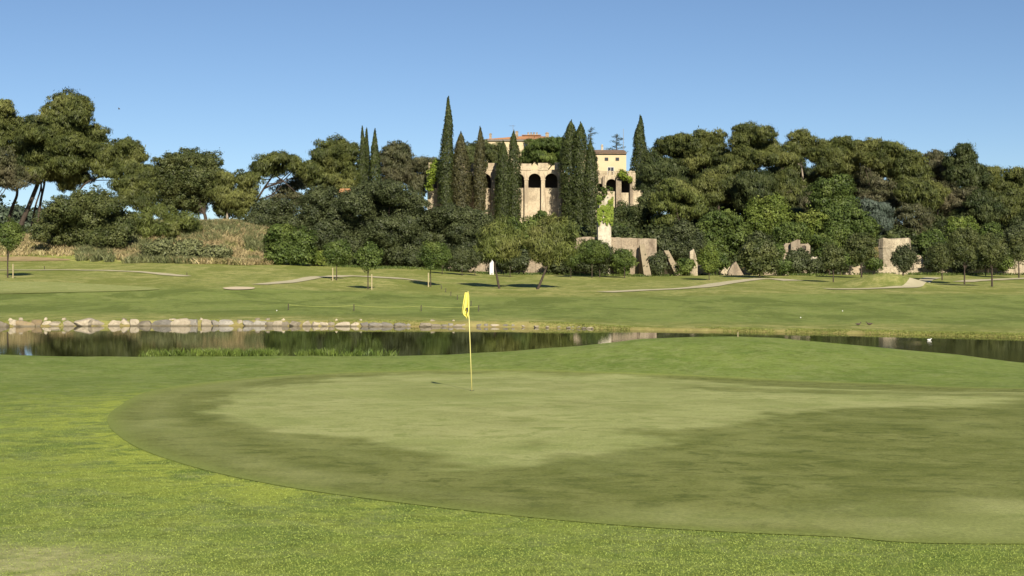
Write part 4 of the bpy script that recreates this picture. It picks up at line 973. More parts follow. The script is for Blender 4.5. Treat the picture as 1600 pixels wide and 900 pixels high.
tree('stone_pine', 'flat topped pine on the skyline right of the lone cypress', 'pine tree', 262,
     [(1044,226,20,8),(1062,220,18,7),(1034,236,14,8),(1058,236,22,9),(1080,232,12,8)], 'pine', 'pine', 103, [(1056,345),(1056,280),(1056,235)], .35, group=GR)
tree('stone_pine', 'second rounded pine on the skyline, left of the tallest hill pine', 'pine tree', 256,
     [(1098,214,20,8),(1118,216,14,9),(1086,228,18,10),(1112,234,22,12),(1094,248,24,12),(1122,250,18,12),(1080,258,14,10)], 'pine', 'pine', 104, [(1102,350),(1102,280),(1102,240)], .35, group=GR)
tree('pine_tree', 'tallest pine of the right hill with stacked round crown tiers', 'pine tree', 250,
     [(1168,206,22,9),(1186,213,18,9),(1158,222,20,10),(1190,228,28,12),(1212,236,20,12),(1164,240,24,12),(1196,250,30,12),(1226,252,16,12),(1160,260,24,12),(1140,250,12,12)], 'pine', 'pine', 105, [(1182,350),(1182,290),(1180,235)], .42, group=GR, limbs=6)
tree('pine_tree', 'narrow headed pine with a pale bare limb on the skyline', 'pine tree', 258,
     [(1250,213,15,8),(1258,224,12,9),(1241,227,12,9),(1250,238,14,8)], 'pine', 'pine', 106, [(1262,350),(1256,290),(1250,240)], .3, M_barkpale, GR, trunks=[[(1256,262),(1240,254),(1216,268)],[(1250,250),(1262,248),(1266,248)]])
tree('pine_tree', 'wide skyline pine right of the narrow headed pine', 'pine tree', 256,
     [(1288,228,18,9),(1314,224,18,8),(1336,232,18,10),(1276,242,16,10),(1304,244,24,12),(1332,250,20,12),(1290,262,24,12),(1320,266,24,12)], 'pine', 'pine', 107, [(1306,350),(1306,290),(1306,248)], .4, group=GR, limbs=6)
tree('pine_tree', 'skyline pine with grey stems showing below its crown', 'pine tree', 252,
     [(1366,228,20,9),(1388,234,18,10),(1352,246,14,10),(1376,252,24,12),(1404,250,16,11),(1392,266,20,10)], 'pine', 'pine', 108, [(1372,360),(1378,310),(1374,260)], .24, M_bark, GR, limbs=6, trunks=[[(1376,330),(1390,300),(1404,262)],[(1374,330),(1362,300),(1352,262)]])
tree('pine_tree', 'olive skyline pine left of the gap before the spiky pine', 'pine tree', 248,
     [(1424,246,16,10),(1438,254,12,10),(1414,262,16,11),(1436,272,16,12),(1420,284,20,11)], 'pine', 'pine', 109, [(1426,360),(1424,320),(1424,270)], .24, group=GR)
tree('pine_tree', 'brownish thin pine left of the spiky dark pine', 'pine tree', 250,
     [(1462,244,12,8),(1472,252,12,8),(1458,260,14,10),(1474,270,14,10)], 'pinegrey', 'pine', 110, [(1464,360),(1466,310),(1464,262)], .22, group=GR)
tree('pine_tree', 'spiky dark pine, the highest at the right end of the hill', 'pine tree', 244,
     [(1500,234,12,8),(1512,244,14,8),(1490,250,14,9),(1508,258,20,10),(1522,266,14,9),(1494,272,20,11),(1520,284,22,12)], 'pinedark', 'pine', 111, [(1506,360),(1506,310),(1504,250)], .3, group=GR)
tree('pine_tree', 'low skyline pine just right of the spiky dark pine', 'pine tree', 246,
     [(1545,274,16,8),(1536,286,16,10),(1560,286,18,10),(1545,300,22,11)], 'pine', 'pine', 112, [(1548,360),(1548,300)], .28, group=GR)
tree('pine_tree', 'pine at the right edge of the picture on the skyline', 'pine tree', 246,
     [(1578,274,16,8),(1600,276,18,9),(1572,290,18,10),(1598,292,20,10),(1625,284,18,12),(1640,300,22,12)], 'pine', 'pine', 113, [(1600,360),(1600,300)], .3, group=GR)
R2 = [
 ('pine_tree','brown green pine in the second tier below the two skyline pines', 238,(1085,1160,258,322),'pine','pine',121),
 ('pine_tree','dark pine in the second tier under the tallest hill pine', 234,(1140,1215,262,330),'pinedark','pine',122),
 ('pine_tree','olive pine in the second tier above the bright green tree', 236,(1190,1268,262,330),'pine','pine',123),
 ('pine_tree','grey brown pine above and left of the big leafy tree', 236,(1225,1290,290,345),'pinegrey','pine',124),
 ('pine_tree','shaded pine mass right of the big leafy tree', 240,(1335,1410,270,345),'pinegrey','pinesparse',125),
 ('pine_tree','grey green pine mass above the stone bastion', 228,(1385,1455,315,375),'pinegrey','pinesparse',126),
 ('pine_tree','fresh olive pine tier above and right of the bastion', 232,(1400,1478,278,330),'pine','pine',127),
 ('pine_tree','brown twiggy pine in the middle right of the hill', 234,(1465,1530,290,350),'pinegrey','pinesparse',128),
 ('pine_tree','dark drooping pine below the spiky pine', 230,(1500,1570,295,365),'pinedark','pine',129),
 ('pine_tree','broad olive pine in the second tier near the right edge', 232,(1545,1620,295,352),'pine','pine',130),
 ('pine_tree','dark pine low in the hill at the right edge', 226,(1580,1660,325,385),'pinedark','pine',131),
 ('pine_tree','deep shaded pine behind the bright green tree', 224,(1210,1275,322,385),'pinedark','pine',132),
 ('cedar_tree','blue grey cedar left of the pines above the bastion', 222,(1340,1398,308,372),'cedar','pine',133),
 ('pine_tree','dark pine behind the round trees left part of the right end', 224,(1462,1520,335,385),'pinedark','pine',134),
]
for r in R2: rt(*r, **(dict(limbs=9, bark=M_barkpale, tw=.26) if r[5] == 'pinesparse' else {}))
R3 = [
 ('broad_tree','bright yellow green round tree low on the hill, most vivid of all', 212,(1166,1238,298,378),'bright','broad',141),
 ('broad_tree','large dark leaved fig like tree left of the bright tree', 210,(1085,1172,322,418),'broad','broad',142),
 ('broad_tree','deep green tree behind the second buttress', 206,(1035,1100,345,410),'privet','holm',143),
 ('broad_tree','large leafy tree in the centre of the right hill, upper crown', 216,(1262,1342,270,350),'broad','broad',144),
 ('broad_tree','leafy tree spreading low beneath the large leafy centre tree', 208,(1285,1372,328,398),'broad','broad',145),
 ('broad_tree','green tree with yellowish leaves left of the large leafy tree', 211,(1245,1305,325,392),'bright','broad',146),
 ('broad_tree','dark tree between the bright tree and the fig like tree', 206,(1160,1215,365,420),'privet','broad',147),
 ('broad_tree','green tree behind the ruined house front', 205,(1210,1262,350,380),'broad','broad',148),
 ('broad_tree','green tree growing right of the stone bastion', 208,(1432,1478,362,402),'broad','broad',149),
 ('broad_tree','light green tree behind the round trees at right', 212,(1475,1530,335,398),'bright','broad',150),
 ('broad_tree','green tree behind the far right row, between two round crowns', 210,(1522,1570,350,402),'broad','broad',151),
 ('broad_tree','dark green tree at the right edge behind the wall', 208,(1565,1640,352,405),'privet','broad',152),
]
for r in R3: rt(*r, form='broad', n=8)

R4 = [
 ('pine_tree','pine filling the back row behind the fresh green feathery pine',262,(1030,1100,236,300),'pinedark','pine',301),
 ('pine_tree','back row pine under the two rounded skyline pines',266,(1075,1150,245,315),'pinedark','pine',302),
 ('pine_tree','back row pine between the tallest pine and the narrow headed pine',268,(1200,1262,238,310),'pinedark','pine',303),
 ('pine_tree','back row pine below the wide skyline pine',268,(1255,1345,258,320),'pine','pine',304),
 ('pine_tree','back row pine left of the grey stems on the hill',266,(1325,1385,250,320),'pinegrey','pine',305),
 ('pine_tree','back row pine right of the grey stems on the hill',266,(1380,1450,258,330),'pine','pine',306),
 ('pine_tree','back row pine behind the brownish thin pine',264,(1440,1500,262,335),'pinegrey','pine',307),
 ('pine_tree','back row pine behind the spiky dark pine foot',262,(1490,1560,280,345),'pinedark','pine',308),
 ('pine_tree','back row pine at the right edge of the hill',262,(1560,1650,288,350),'pinedark','pine',309),
 ('pine_tree','low dark pine under the flat topped skyline pine',252,(1060,1130,300,370),'pinedark','pine',310),
 ('pine_tree','low dark pine behind the fig like tree',245,(1120,1190,300,370),'pinedark','pine',311),
 ('pine_tree','low dark pine left of the dark villa side pine, in the shade',246,(1000,1060,330,392),'pinedark','pine',312),
 ('pine_tree','dark pine filling the hill above the left of the bastion',246,(1330,1400,330,395),'pinedark','pine',313),
 ('pine_tree','dark pine low behind the green tree right of the bastion',246,(1430,1500,330,395),'pinedark','pine',314),
]
for r in R4: rt(*r)

R5 = [
 ('pine_tree','farthest dark pine seen through the gap right of the flat topped skyline pine',288,(1085,1160,262,350),'pinedark','pine',331),
 ('pine_tree','farthest dark pine seen below the tallest hill pine',288,(1160,1240,255,345),'pinedark','pine',332),
 ('pine_tree','farthest dark pine seen below the narrow headed pine',290,(1235,1300,252,345),'pinedark','pine',333),
 ('pine_tree','farthest dark pine seen behind the blue grey cedar',288,(1330,1410,275,360),'pinedark','pine',334),
 ('pine_tree','farthest dark pine seen behind the drooping dark pine',288,(1440,1520,275,365),'pinedark','pine',335),
 ('pine_tree','farthest dark pine seen near the right edge',286,(1530,1620,300,375),'pinedark','pine',336),
]
for r in R5: rt(*r)

def shrub(label, box, d, mat, seed, style='broad', name='shrub', group=None):
    tree(name, label, 'shrub', d, auto(box, seed, 'broad', 6), mat, style, seed, tw=.1, limbs=2, group=group)
shrub('dark shrub between the two raking buttresses', (1014,1042,392,432), 193, 'privet', 161)
shrub('dark shrub right of the second buttress at the wall foot', (1058,1084,402,432), 192, 'broad', 162)
shrub('low hedge like shrub behind the small trees at the ruined house', (1236,1268,390,420), 195, 'privet', 163)
shrub('green shrub under the trees right of the white fragment', (1276,1316,376,416), 198, 'broad', 164)
shrub('hanging green shrub over the wall left of the two small trees', (1268,1300,368,388), 201, 'broad', 165)
shrub('dark shrub behind the leafy young trees left of the buttresses', (905,960,385,428), 194, 'privet', 166)
shrub('shrub at the foot of the pink wall beside the left buttress', (958,992,392,428), 193, 'broad', 167)
shrub('low dark shrub right of the bastion ledge', (1446,1476,386,416), 195, 'privet', 168)
shrub('dark shrub behind the white standing stone', (772,830,390,424), 194, 'privet', 169)
shrub('pale grass coloured shrub beside the round bright shrub', (478,512,392,412), 186, 'bright', 170)
shrub('dark shrub at the wall foot behind the second young pine', (850,905,395,427), 194, 'privet', 171)
shrub('grey green low shrub on the left part of the scrub bank foot', (222,270,380,408), 181, 'scrub', 172)
shrub('second grey green shrub on the scrub bank foot, nearer the middle', (268,318,376,408), 181, 'scrub', 173)
shrub('third grey green shrub on the scrub bank foot, next to the dry slope', (318,362,384,409), 181, 'scrub', 174)
shrub('green bush on the top of the scrub bank', (362,386,354,372), 198, 'broad', 175)

shrub('dark shrub in front of the small ruined house front', (1224,1262,392,426), 192, 'privet', 321)
shrub('vine covered shrub left of the ruined house front', (1204,1226,378,412), 196, 'broad', 322)
shrub('dark shrub below the white wall fragment', (1256,1290,409,424), 193, 'privet', 323)
shrub('bushy growth covering the low wall beyond the second buttress', (1096,1140,394,424), 193, 'broad', 324)
shrub('bushy growth between the ruin and the round full tree', (1166,1196,396,424), 193, 'privet', 325)
shrub('low shrub against the wall between the two small round trees', (1316,1340,398,414), 191, 'broad', 326)
shrub('low shrub on the rubble wall left of the first right row tree', (1478,1504,398,418), 192, 'privet', 327)
shrub('low shrub on the rubble wall between the middle right row trees', (1526,1562,398,418), 192, 'privet', 328)
shrub('dark shrub hiding the wall beneath the first young pine', (700,745,396,424), 192, 'privet', 329)
shrub('dark shrub hiding the pink wall below the ivy clad pier', (896,930,392,426), 193, 'privet', 330)

shrub('dark green shrub on the terrace edge at the right end of the tall pink wall', (1022,1056,376,408), 199, 'privet', 341)

shrub('creeping bush spilling over the rubble wall below the bastion, left', (1352,1380,404,422), 191.5, 'broad', 351)
shrub('creeping bush over the rubble wall right of the sloping wall', (1446,1474,402,422), 191.5, 'privet', 352)
shrub('creeping bush over the low wall under the tallest round tree', (1494,1526,402,422), 192, 'privet', 353)
shrub('creeping bush over the low wall near the right edge', (1556,1582,398,422), 192, 'broad', 354)
shrub('creeping bush on the ruined wall by the round full tree', (1214,1232,404,426), 187, 'broad', 355)
shrub('dark bush at the left end of the low rubble wall', (1300,1326,402,422), 191.5, 'privet', 356)

# ---------------------------------------------------------------- young planted trees
def young(label, px, base, box, d=None, mat='bright', stake=None, style='young', lean=0, seed=0, tw=.07, name='young_tree', n=8, cat='young tree', group='young trees planted on the far fairway'):
    x0, x1, y0, y1 = box
    d = d or ground_d(px, base)
    r = tree(name, label, cat, d, auto(box, seed, 'broad', n), mat, style, seed, [(px, base), (px+lean*.5, (base+y1)/2), (px+lean, y1-4), ((x0+x1)/2, (y0+y1)/2)], tw, group=group, limbs=4, depth=.6)
    if stake:
        sx, st = stake; x, y, z = G(sx, base+.5); mb = MB(); mb.box(-.05,.05,-.05,.05,-.2, (base-st)*d/F); o = mb.build('tree_stake', M_stake); o.location = (x, y, z)
        setp(o, 'pale wooden stake beside the ' + label, 'stake', 'stakes beside young trees')
    return r
young('young tree at the left edge with a drooping crown', 12, 434, (-4,34,342,392), mat='broad', stake=(20.5,412), seed=201, tw=.10)
young('young tree at the left end of the curved path', 526, 438, (506,547,372,416), mat='broad', stake=(520,418), seed=202)
young('young tree standing lowest on the slope, below the curved path', 575, 452, (557,598,380,422), mat='broad', stake=(581,428), seed=203)
young('young tree at the right end of the curved path', 673, 448, (656,700,374,424), mat='broad', stake=(669.5,426), seed=204)
young('left of the two young pines, its trunk leaning left', 780, 451, (742,816,346,414), mat='pinelite', style='youngpine', lean=-7, seed=205, tw=.15, name='young_pine', n=10, cat='young pine')
young('right young pine with a forked trunk leaning right', 840, 452, (820,904,342,414), mat='pinelite', style='youngpine', lean=16, seed=206, tw=.17, name='young_pine', n=10, cat='young pine')
young('leafy young tree between the young pines and the buttress, left one', 925, 428, (900,950,374,412), 182, 'broad', seed=207)
young('leafy young tree between the young pines and the buttress, right one', 976, 430, (955,990,388,418), 182, 'broad', seed=208)
young('thin stemmed sapling in the middle before the pink wall', 937, 429, (926,962,382,414), 184, 'privet', seed=209)
young('thin sapling behind and right of the rightmost curved path tree', 722, 427, (706,738,384,412), 178, 'privet', seed=210, tw=.05)
young('thin sapling left of the white standing stone', 742, 427, (732,756,388,414), 180, 'privet', seed=211, tw=.05)
young('thin sapling just behind the rightmost curved path tree', 691, 425, (680,704,386,412), 178, 'broad', seed=212, tw=.05)
young('thin sapling between the two young pines', 797, 429, (786,812,392,414), 180, 'privet', seed=213, tw=.05)
young('thin sapling right behind the right young pine', 892, 430, (880,906,388,416), 181, 'broad', seed=214, tw=.05)
young('light green young tree right of the second buttress', 1108, 438, (1090,1124,386,426), None, 'bright', seed=215)
young('round full tree in front of the ruins beside the gravel path', 1187, 434, (1158,1218,374,426), None, 'holm', seed=216, tw=.14, style='broad', name='round_tree', cat='tree')
young('small round dark tree left of the grassy knoll', 1302, 441, (1284,1320,382,424), None, 'holm', seed=217, tw=.09, name='round_tree', cat='tree')
young('wider round tree on the knoll edge, right of the small round one', 1346, 428, (1320,1370,362,412), 176, 'holm', seed=218, tw=.12, name='round_tree', cat='tree')
young('squat grey green tree before the stone bastion', 1411, 427, (1389,1434,386,422), 172, 'privet', seed=219, tw=.1, name='round_tree', cat='tree')
young('small round dark tree, first of the right row', 1472, 438, (1452,1494,380,416), None, 'holm', seed=220, tw=.09, name='round_tree', cat='tree')
young('tallest round tree of the right row', 1507, 444, (1480,1534,350,416), None, 'holm', seed=221, tw=.12, name='round_tree', cat='tree', n=10)
young('round brownish green tree, lowest standing of the right row', 1550, 448, (1526,1574,362,418), None, 'holm', seed=222, tw=.13, name='round_tree', cat='tree', n=10)
young('round tree at the right edge of the picture', 1592, 435, (1574,1616,360,410), None, 'holm', seed=223, tw=.12, name='round_tree', cat='tree')
young('slim tree far back between the two tallest of the right row', 1540, 432, (1526,1556,385,414), 186, 'broad', seed=224, tw=.07)

# ---------------------------------------------------------------- ground cover masses ("stuff")
def stuff(name, V, mat, seed=0): setp(link(name, leaf_mesh(name, V, seed), FM[mat]), kind='stuff')
def undergrowth():
    rng = np.random.default_rng(300); B = []
    for k in range(330):
        px = rng.uniform(455, 1720); d = rng.uniform(199, 240)
        if 895 < px < 1030 and d < 205: d += 8
        x = (px-800)/F*d; r = rng.uniform(1.0, 2.0); B.append((x, d, tz(x, d)+r*.35, r, r, r*.7))
    out = [crown_verts([b], 300+i, leaf=.42, sub=.7, dens=.6, rag=.3) for i, b in enumerate(B)]
    stuff('undergrowth', np.concatenate(out), 'pinedark')
    out = []
    for k in range(60):
        px = rng.uniform(-150, 110) if k < 26 else rng.uniform(380, 700); d = rng.uniform(330, 480); x = (px-800)/F*d; r = rng.uniform(5, 8)
        out.append(crown_verts([(x, d, tz(x,d)+r*(.9 if px < 60 else .3), r, r, r*(.75 if k < 26 else .5))], 700+k, leaf=.9, sub=1.6, dens=.7, rag=.3))
    stuff('distant_woods', np.concatenate(out), 'far')
undergrowth()
def blades(name, X, Y, h, w, mat, seed, lean=.35, zoff=-.02, extra=None):
    rng = np.random.default_rng(seed); n = len(X); Z = terrain(X, Y)+zoff; a = rng.random(n)*6.28
    t = np.stack([np.cos(a), np.sin(a), 0*a], -1); H = h*(.5+.9*rng.random(n)); Wd = w*(.6+.8*rng.random(n))
    P = np.stack([X, Y, Z], -1); ln = rng.normal(size=(n,2))*lean*H[:,None]; top = P + np.stack([ln[:,0], ln[:,1], H], -1)
    mid = P + np.stack([ln[:,0]*.35, ln[:,1]*.35, H*.55], -1)
    V = np.stack([P, mid-t*Wd[:,None]*.5, top, mid+t*Wd[:,None]*.5], 1).reshape(-1,3)
    me = qmesh(name, V, np.arange(n*4).reshape(-1,4), {'rnd':('FACE', rng.random(n)), **({k: ('FACE', v) for k, v in (extra or {}).items()})})
    return setp(link(name, me, FM[mat] if isinstance(mat, str) else mat), kind='stuff')
def scatter_px(n, px0, px1, d0, d1, rng): 
    d = rng.uniform(d0, d1, n); px = rng.uniform(px0, px1, n); return (px-800)/F*d, d, px
rng = np.random.default_rng(400)
X, Y, px = scatter_px(60000, 120, 425, 178.5, 204, rng); k = (fbm(X*.35, Y*.35, 71, 3) > .44) & (Y > 178 + 5*vnoise(X*.35, X*0, 72)); blades('dry_scrub', X[k], Y[k], .7, .13, 'dry', 401, .5)
X, Y, px = scatter_px(50000, 120, 425, 177.5, 202, rng); k = (fbm(X*.3, Y*.3, 75, 3) > .50) & (Y > 177.5 + 5*vnoise(X*.35, X*0, 76)); blades('green_scrub', X[k], Y[k], .8, .13, 'scrub', 402, .5)
X, Y, px = scatter_px(9000, -60, 130, 184, 205, rng); blades('dry_scrub', X, Y, .5, .14, 'dry', 403, .5)
X, Y, px = scatter_px(22000, 455, 1700, 187, 198, rng); Y = Y + 1.5*(vnoise(X*.3, X*0, 3)-.5); k = fbm(X*.3, Y*.3, 79, 3) > .53; blades('tall_grass', X[k], Y[k], .3, .10, 'broad', 404, .5)
# reeds along the near shore
X, Y, px = scatter_px(16000, 215, 620, 48.2, 50.2, rng); k = (fbm(px*.02, Y*.8, 81, 3) > .36) & (rng.random(len(px)) < np.clip((px-215)/90, 0, 1)*np.clip((590-px)/110, .12, 1)); blades('reeds', X[k], Y[k], .27, .03, 'rush', 405, .45)
# weeds on the far bank just above the stones and the waterline
X, Y, px = scatter_px(60000, -40, 1680, 0, 1, rng); Df = CZ*F/(np.interp(px, SHORE[:,0], SHORE[:,1])-HY); Y = Df - .1 + 1.8*rng.random(len(px))**1.5; X = (px-800)/F*Y
k = fbm(X*.6, Y*.5, 83, 4) > np.where(px > 480, .47, .55); blades('bank_weeds', X[k], Y[k], .035, .04, 'weed', 406, .6)
# turf blades close to the camera, off the green
n = 700000; Y = 7.6 + 26*rng.random(n)**2.1; X = rng.uniform(-.40, .40, n)*(Y+1); ins = inpoly(X, Y, gw)
pl = sstep(-1.9, -3.4, X + .35*(fbm(X*1.5, Y*1.5, 8)-.5))*sstep(10.4, 9.4, Y)
gd_ = polydist(X, Y, gw); ins &= ~((gd_ < .35) & (rng.random(n) > (gd_/.35)**.5))
ins |= (rng.random(n) < .75*pl) | (rng.random(n) < sstep(20, 33, Y)); X, Y = X[~ins], Y[~ins]
def turf_mat():
    m, t, b = newmat('turf_blades'); pos = geopos(t)
    c = mixc(t, ramp(t, noise(t, .9, 6, .7, pos, .8), .42, .62), (.29,.365,.09), (.34,.405,.11))
    c = mixc(t, attr(t, 'lush'), c, (.41,.49,.10))
    c = mixc(t, ramp(t, attr(t, 'rnd'), .90, 1.0), c, (.40,.46,.16))
    c = mixc(t, ramp(t, attr(t, 'rnd'), .22, .05), c, (.22,.27,.06)); t.links.new(c, b.inputs['Base Color']); b.inputs['Roughness'].default_value = .85; b.inputs['Specular IOR Level'].default_value = .05; return m
ld = polydist(X, Y, gw); lu = np.maximum(np.exp(-ld/1.9)*sstep(3, -4, X)*sstep(36, 24, Y), .5*sstep(-1, -7, X)*sstep(40, 20, Y))
lu = lu*sstep(.44, .56, fbm(X*1.1, Y*1.1, 91, 5))
blades('turf', X, Y, .009, .0045, turf_mat(), 407, .8, -.004, {'lush': lu})

# ---------------------------------------------------------------- stones of the pond edge
def rock_mesh(seed, w, h, dp):
    import bmesh
    rng = np.random.default_rng(seed); bm = bmesh.new(); bmesh.ops.create_icosphere(bm, subdivisions=4, radius=1)
    e = rng.uniform(.45, .75); planes = [(unit(rng.normal(size=3)*np.array([1,1,.7])), rng.uniform(.60,.95)) for _ in range(10)]
    for v in bm.verts:
        p = np.array(v.co); p = np.sign(p)*np.abs(p)**e
        for nn, dd in planes:
            q = p@nn
            if q > dd: p = p - nn*(q-dd)*.97
        p = p*(1+.05*math.sin(p[0]*5+seed)*math.sin(p[2]*6+seed*2))
        v.co = (p[0]*w, p[1]*dp, p[2]*h)
    me = bpy.data.meshes.new('boulder'); bm.to_mesh(me); bm.free(); return me
RL = [('cream coloured boulder in the stone edging of the far pond bank', 'cream boulders edging the pond'), ('grey boulder in the stone edging of the far pond bank', 'grey boulders edging the pond'), ('ochre stained boulder in the stone edging of the far pond bank', 'ochre boulders edging the pond')]
rr = random.Random(5); px = -30.0; k = 0
while px < 925:
    s = np.interp(px, [-30, 250, 420, 650, 800, 925], [10, 10.5, 9, 7.5, 5.5, 3.0])*rr.uniform(.55, 1.35)       # half width, px
    hpx = np.interp(px, [-30, 250, 330, 420, 650, 800, 925], [10.5, 11.5, 11, 8.5, 6.5, 5, 2.2])*rr.uniform(.75, 1.15)
    c = px + s; d = CZ*F/(np.interp(c, SHORE[:,0], SHORE[:,1])-HY) + rr.uniform(-.1,.15)
    kind = rr.choices([0,1,2], [5,3,2 if px < 300 else .5])[0]
    me = rock_mesh(1000+k, s*d/F*1.28, hpx*d/F*.80, s*d/F*rr.uniform(.7,1.0)); o = link('boulder', me, M_rock[kind])
    o.location = (vx(c, d), d, .02); o.rotation_euler = (rr.uniform(-.2,.2), rr.uniform(-.22,.22), rr.uniform(-.35,.35)); setp(o, RL[kind][0], 'boulder', RL[kind][1])
    if rr.random() < .4 and px < 700:
        me = rock_mesh(3000+k, s*.45*d/F, hpx*.45*d/F, s*.4*d/F); o = link('boulder', me, M_rock[0]); o.location = (vx(c+s, d), d+.5, .27); setp(o, 'small cream stone set on top of the pond edge boulders', 'boulder', 'small stones on the pond edging')
    px += 2*s*.99; k += 1
    if px > 700 and rr.random() < .25: px += rr.uniform(3, 9)

# ---------------------------------------------------------------- flagstick
def flagstick():
    x, y, z = G(737.5, 611); d = y; root = empty('flagstick', (x, y, z), 'yellow golf flag hanging limp on a slim yellow pole in the green', 'golf flag'); R = Vector((x, y, z))
    top = Vector(W(731.3, 456.5, d)) - R
    mb = MB(); mb.tube([Vector((0,0,-.1)), top*.5, top], [.011,.010,.009], 10); mb.build('pole', M_pole, root, True)
    mb = MB(); mb.tube([top+Vector((0,0,-.004)), top+Vector((0,0,.02))], [.013,.010], 10); mb.build('pole_cap', M_pole, root, True)
    # limp cloth: rows from the top down, gathered into folds
    rows = [(457,726.5,732.5),(462,725.6,733),(468,724.4,733.2),(474,723.4,733.3),(480,722.6,733.4),(485,722,733.4),(489,721.4,733.2),(492,723.2,733),(496,729.0,732.6)]
    nc = 26; V = []; Fc = []; nr = 4*(len(rows)-1)+1
    for i in range(nr):
        t = i/(nr-1)*(len(rows)-1); a = min(int(t), len(rows)-2); f = t-a; r = [rows[a][k]*(1-f)+rows[a+1][k]*f for k in range(3)]
        for j in range(nc+1):
            s = j/nc; px = r[1]+(r[2]-r[1])*s; P = Vector(W(px, r[0] + (2.2*math.sin(s*9) if i == nr-1 else 0), d))-R
            amp = .012+.035*t/8; P.y += amp*math.sin(s*11+t*.35)+.02*math.sin(s*4+1) - .018
            V.append(P)
    for i in range(nr-1):
        for j in range(nc): q = i*(nc+1)+j; Fc.append((q, q+1, q+nc+2, q+nc+1))
    mb = MB(); mb.add(V, Fc); fo = mb.build('flag', M_yellow, root, True); so_ = fo.modifiers.new('s', 'SOLIDIFY'); so_.thickness = .004
    # dark printed mark on the fold
    mb = MB(); E = []
    pts = [(727.4,481.5),(729.5,480.2),(731.8,481.0),(731.9,486),(731.3,491.0),(729.9,490.2),(728.2,487.6),(729.7,486.2),(730.1,483.6),(728.4,483.4)]
    for (px, py) in pts: P = Vector(W(px, py, d))-R; P.y -= .075; E.append(P)
    mb.add(E+[e+Vector((0,.003,0)) for e in E], [tuple(range(10)), tuple(range(19,9,-1))]+[(i, i+10, (i+1)%10+10, (i+1)%10) for i in range(10)]); mb.build('emblem', M_black, fo)
    mb = MB(); n = 20; V = [(.056*math.cos(6.2832*k/n), .056*math.sin(6.2832*k/n), .009) for k in range(n)]; mb.add(V, [tuple(range(n))]); o = mb.build('golf_hole', M_black); o.location = R; setp(o, 'dark round hole at the foot of the yellow flag pole', 'hole')
flagstick()

# ---------------------------------------------------------------- small things
def post(px, py, h, label, group, w=.03, mat=M_post):
    x, y, z = G(px, py); mb = MB(); mb.box(-w, w, -w, w, -.1, h); mb.box(-w*.6, w*.6, -w*.6, w*.6, h, h+w*.5); o = mb.build('marker_post', mat); o.location = (x, y, z); return setp(o, label, 'post', group)
PG = 'rope posts on the far fairway'
P1 = [(450.5,484.5),(553,485.5),(658,486.5),(748,487)]
for p, l in zip(P1, ('leftmost dark rope post of the long rope line above the pond', 'second dark rope post of the long rope line', 'third dark rope post of the long rope line', 'dark rope post at the right end of the long rope line')): post(*p, .42, l, PG)
for p, l in zip([(689.5,452),(696.5,457),(704.5,462.5),(714.5,468.5),(736,478)], ('farthest short post of the receding line', 'second short post of the receding line behind the flag', 'third short post of the receding line behind the flag', 'fourth short post of the receding line behind the flag', 'nearest short post of the receding line, just right of the flag')): post(*p, .38, l, PG)
post(69.5, 421, .35, 'short dark post beside the left path', PG); post(292, 431, .35, 'short dark post on the slope left of the bunker', PG)
post(346, 411, .5, 'thin pale stake at the foot of the scrub bank', 'pale stakes', .05, M_stake); post(362, 411, .35, 'shorter pale stake beside the first one under the scrub bank', 'pale stakes', .05, M_stake)
post(1153, 526.5, .16, 'tiny pale peg on the crest of the near mound', 'pegs', .012, M_stake)
mb = MB(); Q = [Vector(G(*p))+Vector((0,0,.36)) for p in P1]; o0 = Q[0].copy()
pts = []
for a, b in zip(Q[:-1], Q[1:]):
    for k in range(8): t = k/8; pts.append(a.lerp(b, t)-o0-Vector((0,0,.10*4*t*(1-t))))
pts.append(Q[-1]-o0); mb.tube(pts, .006, 5); o = mb.build('rope', M_rope); o.location = o0; setp(o, 'thin yellowish rope strung along the dark posts above the pond', 'rope')

def standing_stone():
    x, y, z = G(768, 429); mb = MB(); n = 14; V = []; s = y/F
    prof = [(0,4.0),(6,4.1),(14,3.9),(20,3.8),(23.5,3.2),(25.5,2.2),(26.2,1.0)]
    for h, r in prof:
        for k in range(n): a = 6.2832*k/n; V.append((.88*r*s*math.cos(a)*(1+.05*math.sin(k*3)), r*s*.6*math.sin(a), h*s-.05))
    Fc = [(i*n+k, i*n+(k+1)%n, (i+1)*n+(k+1)%n, (i+1)*n+k) for i in range(len(prof)-1) for k in range(n)]+[tuple(range((len(prof)-1)*n, len(prof)*n))]
    mb.add(V, Fc); o = mb.build('standing_stone', M_whitebox, smooth=True); o.location = (x, y, z); setp(o, 'white rounded standing stone left of the first young pine', 'stone')
standing_stone()
def tee_box(px, py, w, h, label):
    x, y, z = G(px, py); s = y/F; root = empty('ball_washer', (x, y, z), label, 'golf box'); mb = MB(); mb.box(-w*s/2, w*s/2, -.2, .2, 0, h*s*.72); mb.build('cabinet', M_whitebox, root)
    mb = MB(); mb.box(-w*s*.6, w*s*.6, -.26, .26, h*s*.72+.002, h*s*.8); mb.tube([(0,0,h*s*.8), (0,0,h*s)], .04, 6); mb.build('lid', M_whitebox, root)
    mb = MB(); mb.box(-w*s*.28, w*s*.28, -.204, -.2, h*s*.2, h*s*.5); mb.build('panel', M_post, root)
tee_box(1408.5, 427.5, 8, 11, 'white box standing under the squat tree before the bastion')
def slab(px, py, w, label):
    x, y, z = G(px, py); mb = MB(); s = y/F; mb.box(-w*s/2, w*s/2, -.35, .35, -.05, .1); o = mb.build('tee_marker', M_pale); o.location = (x, y, z); setp(o, label, 'slab')

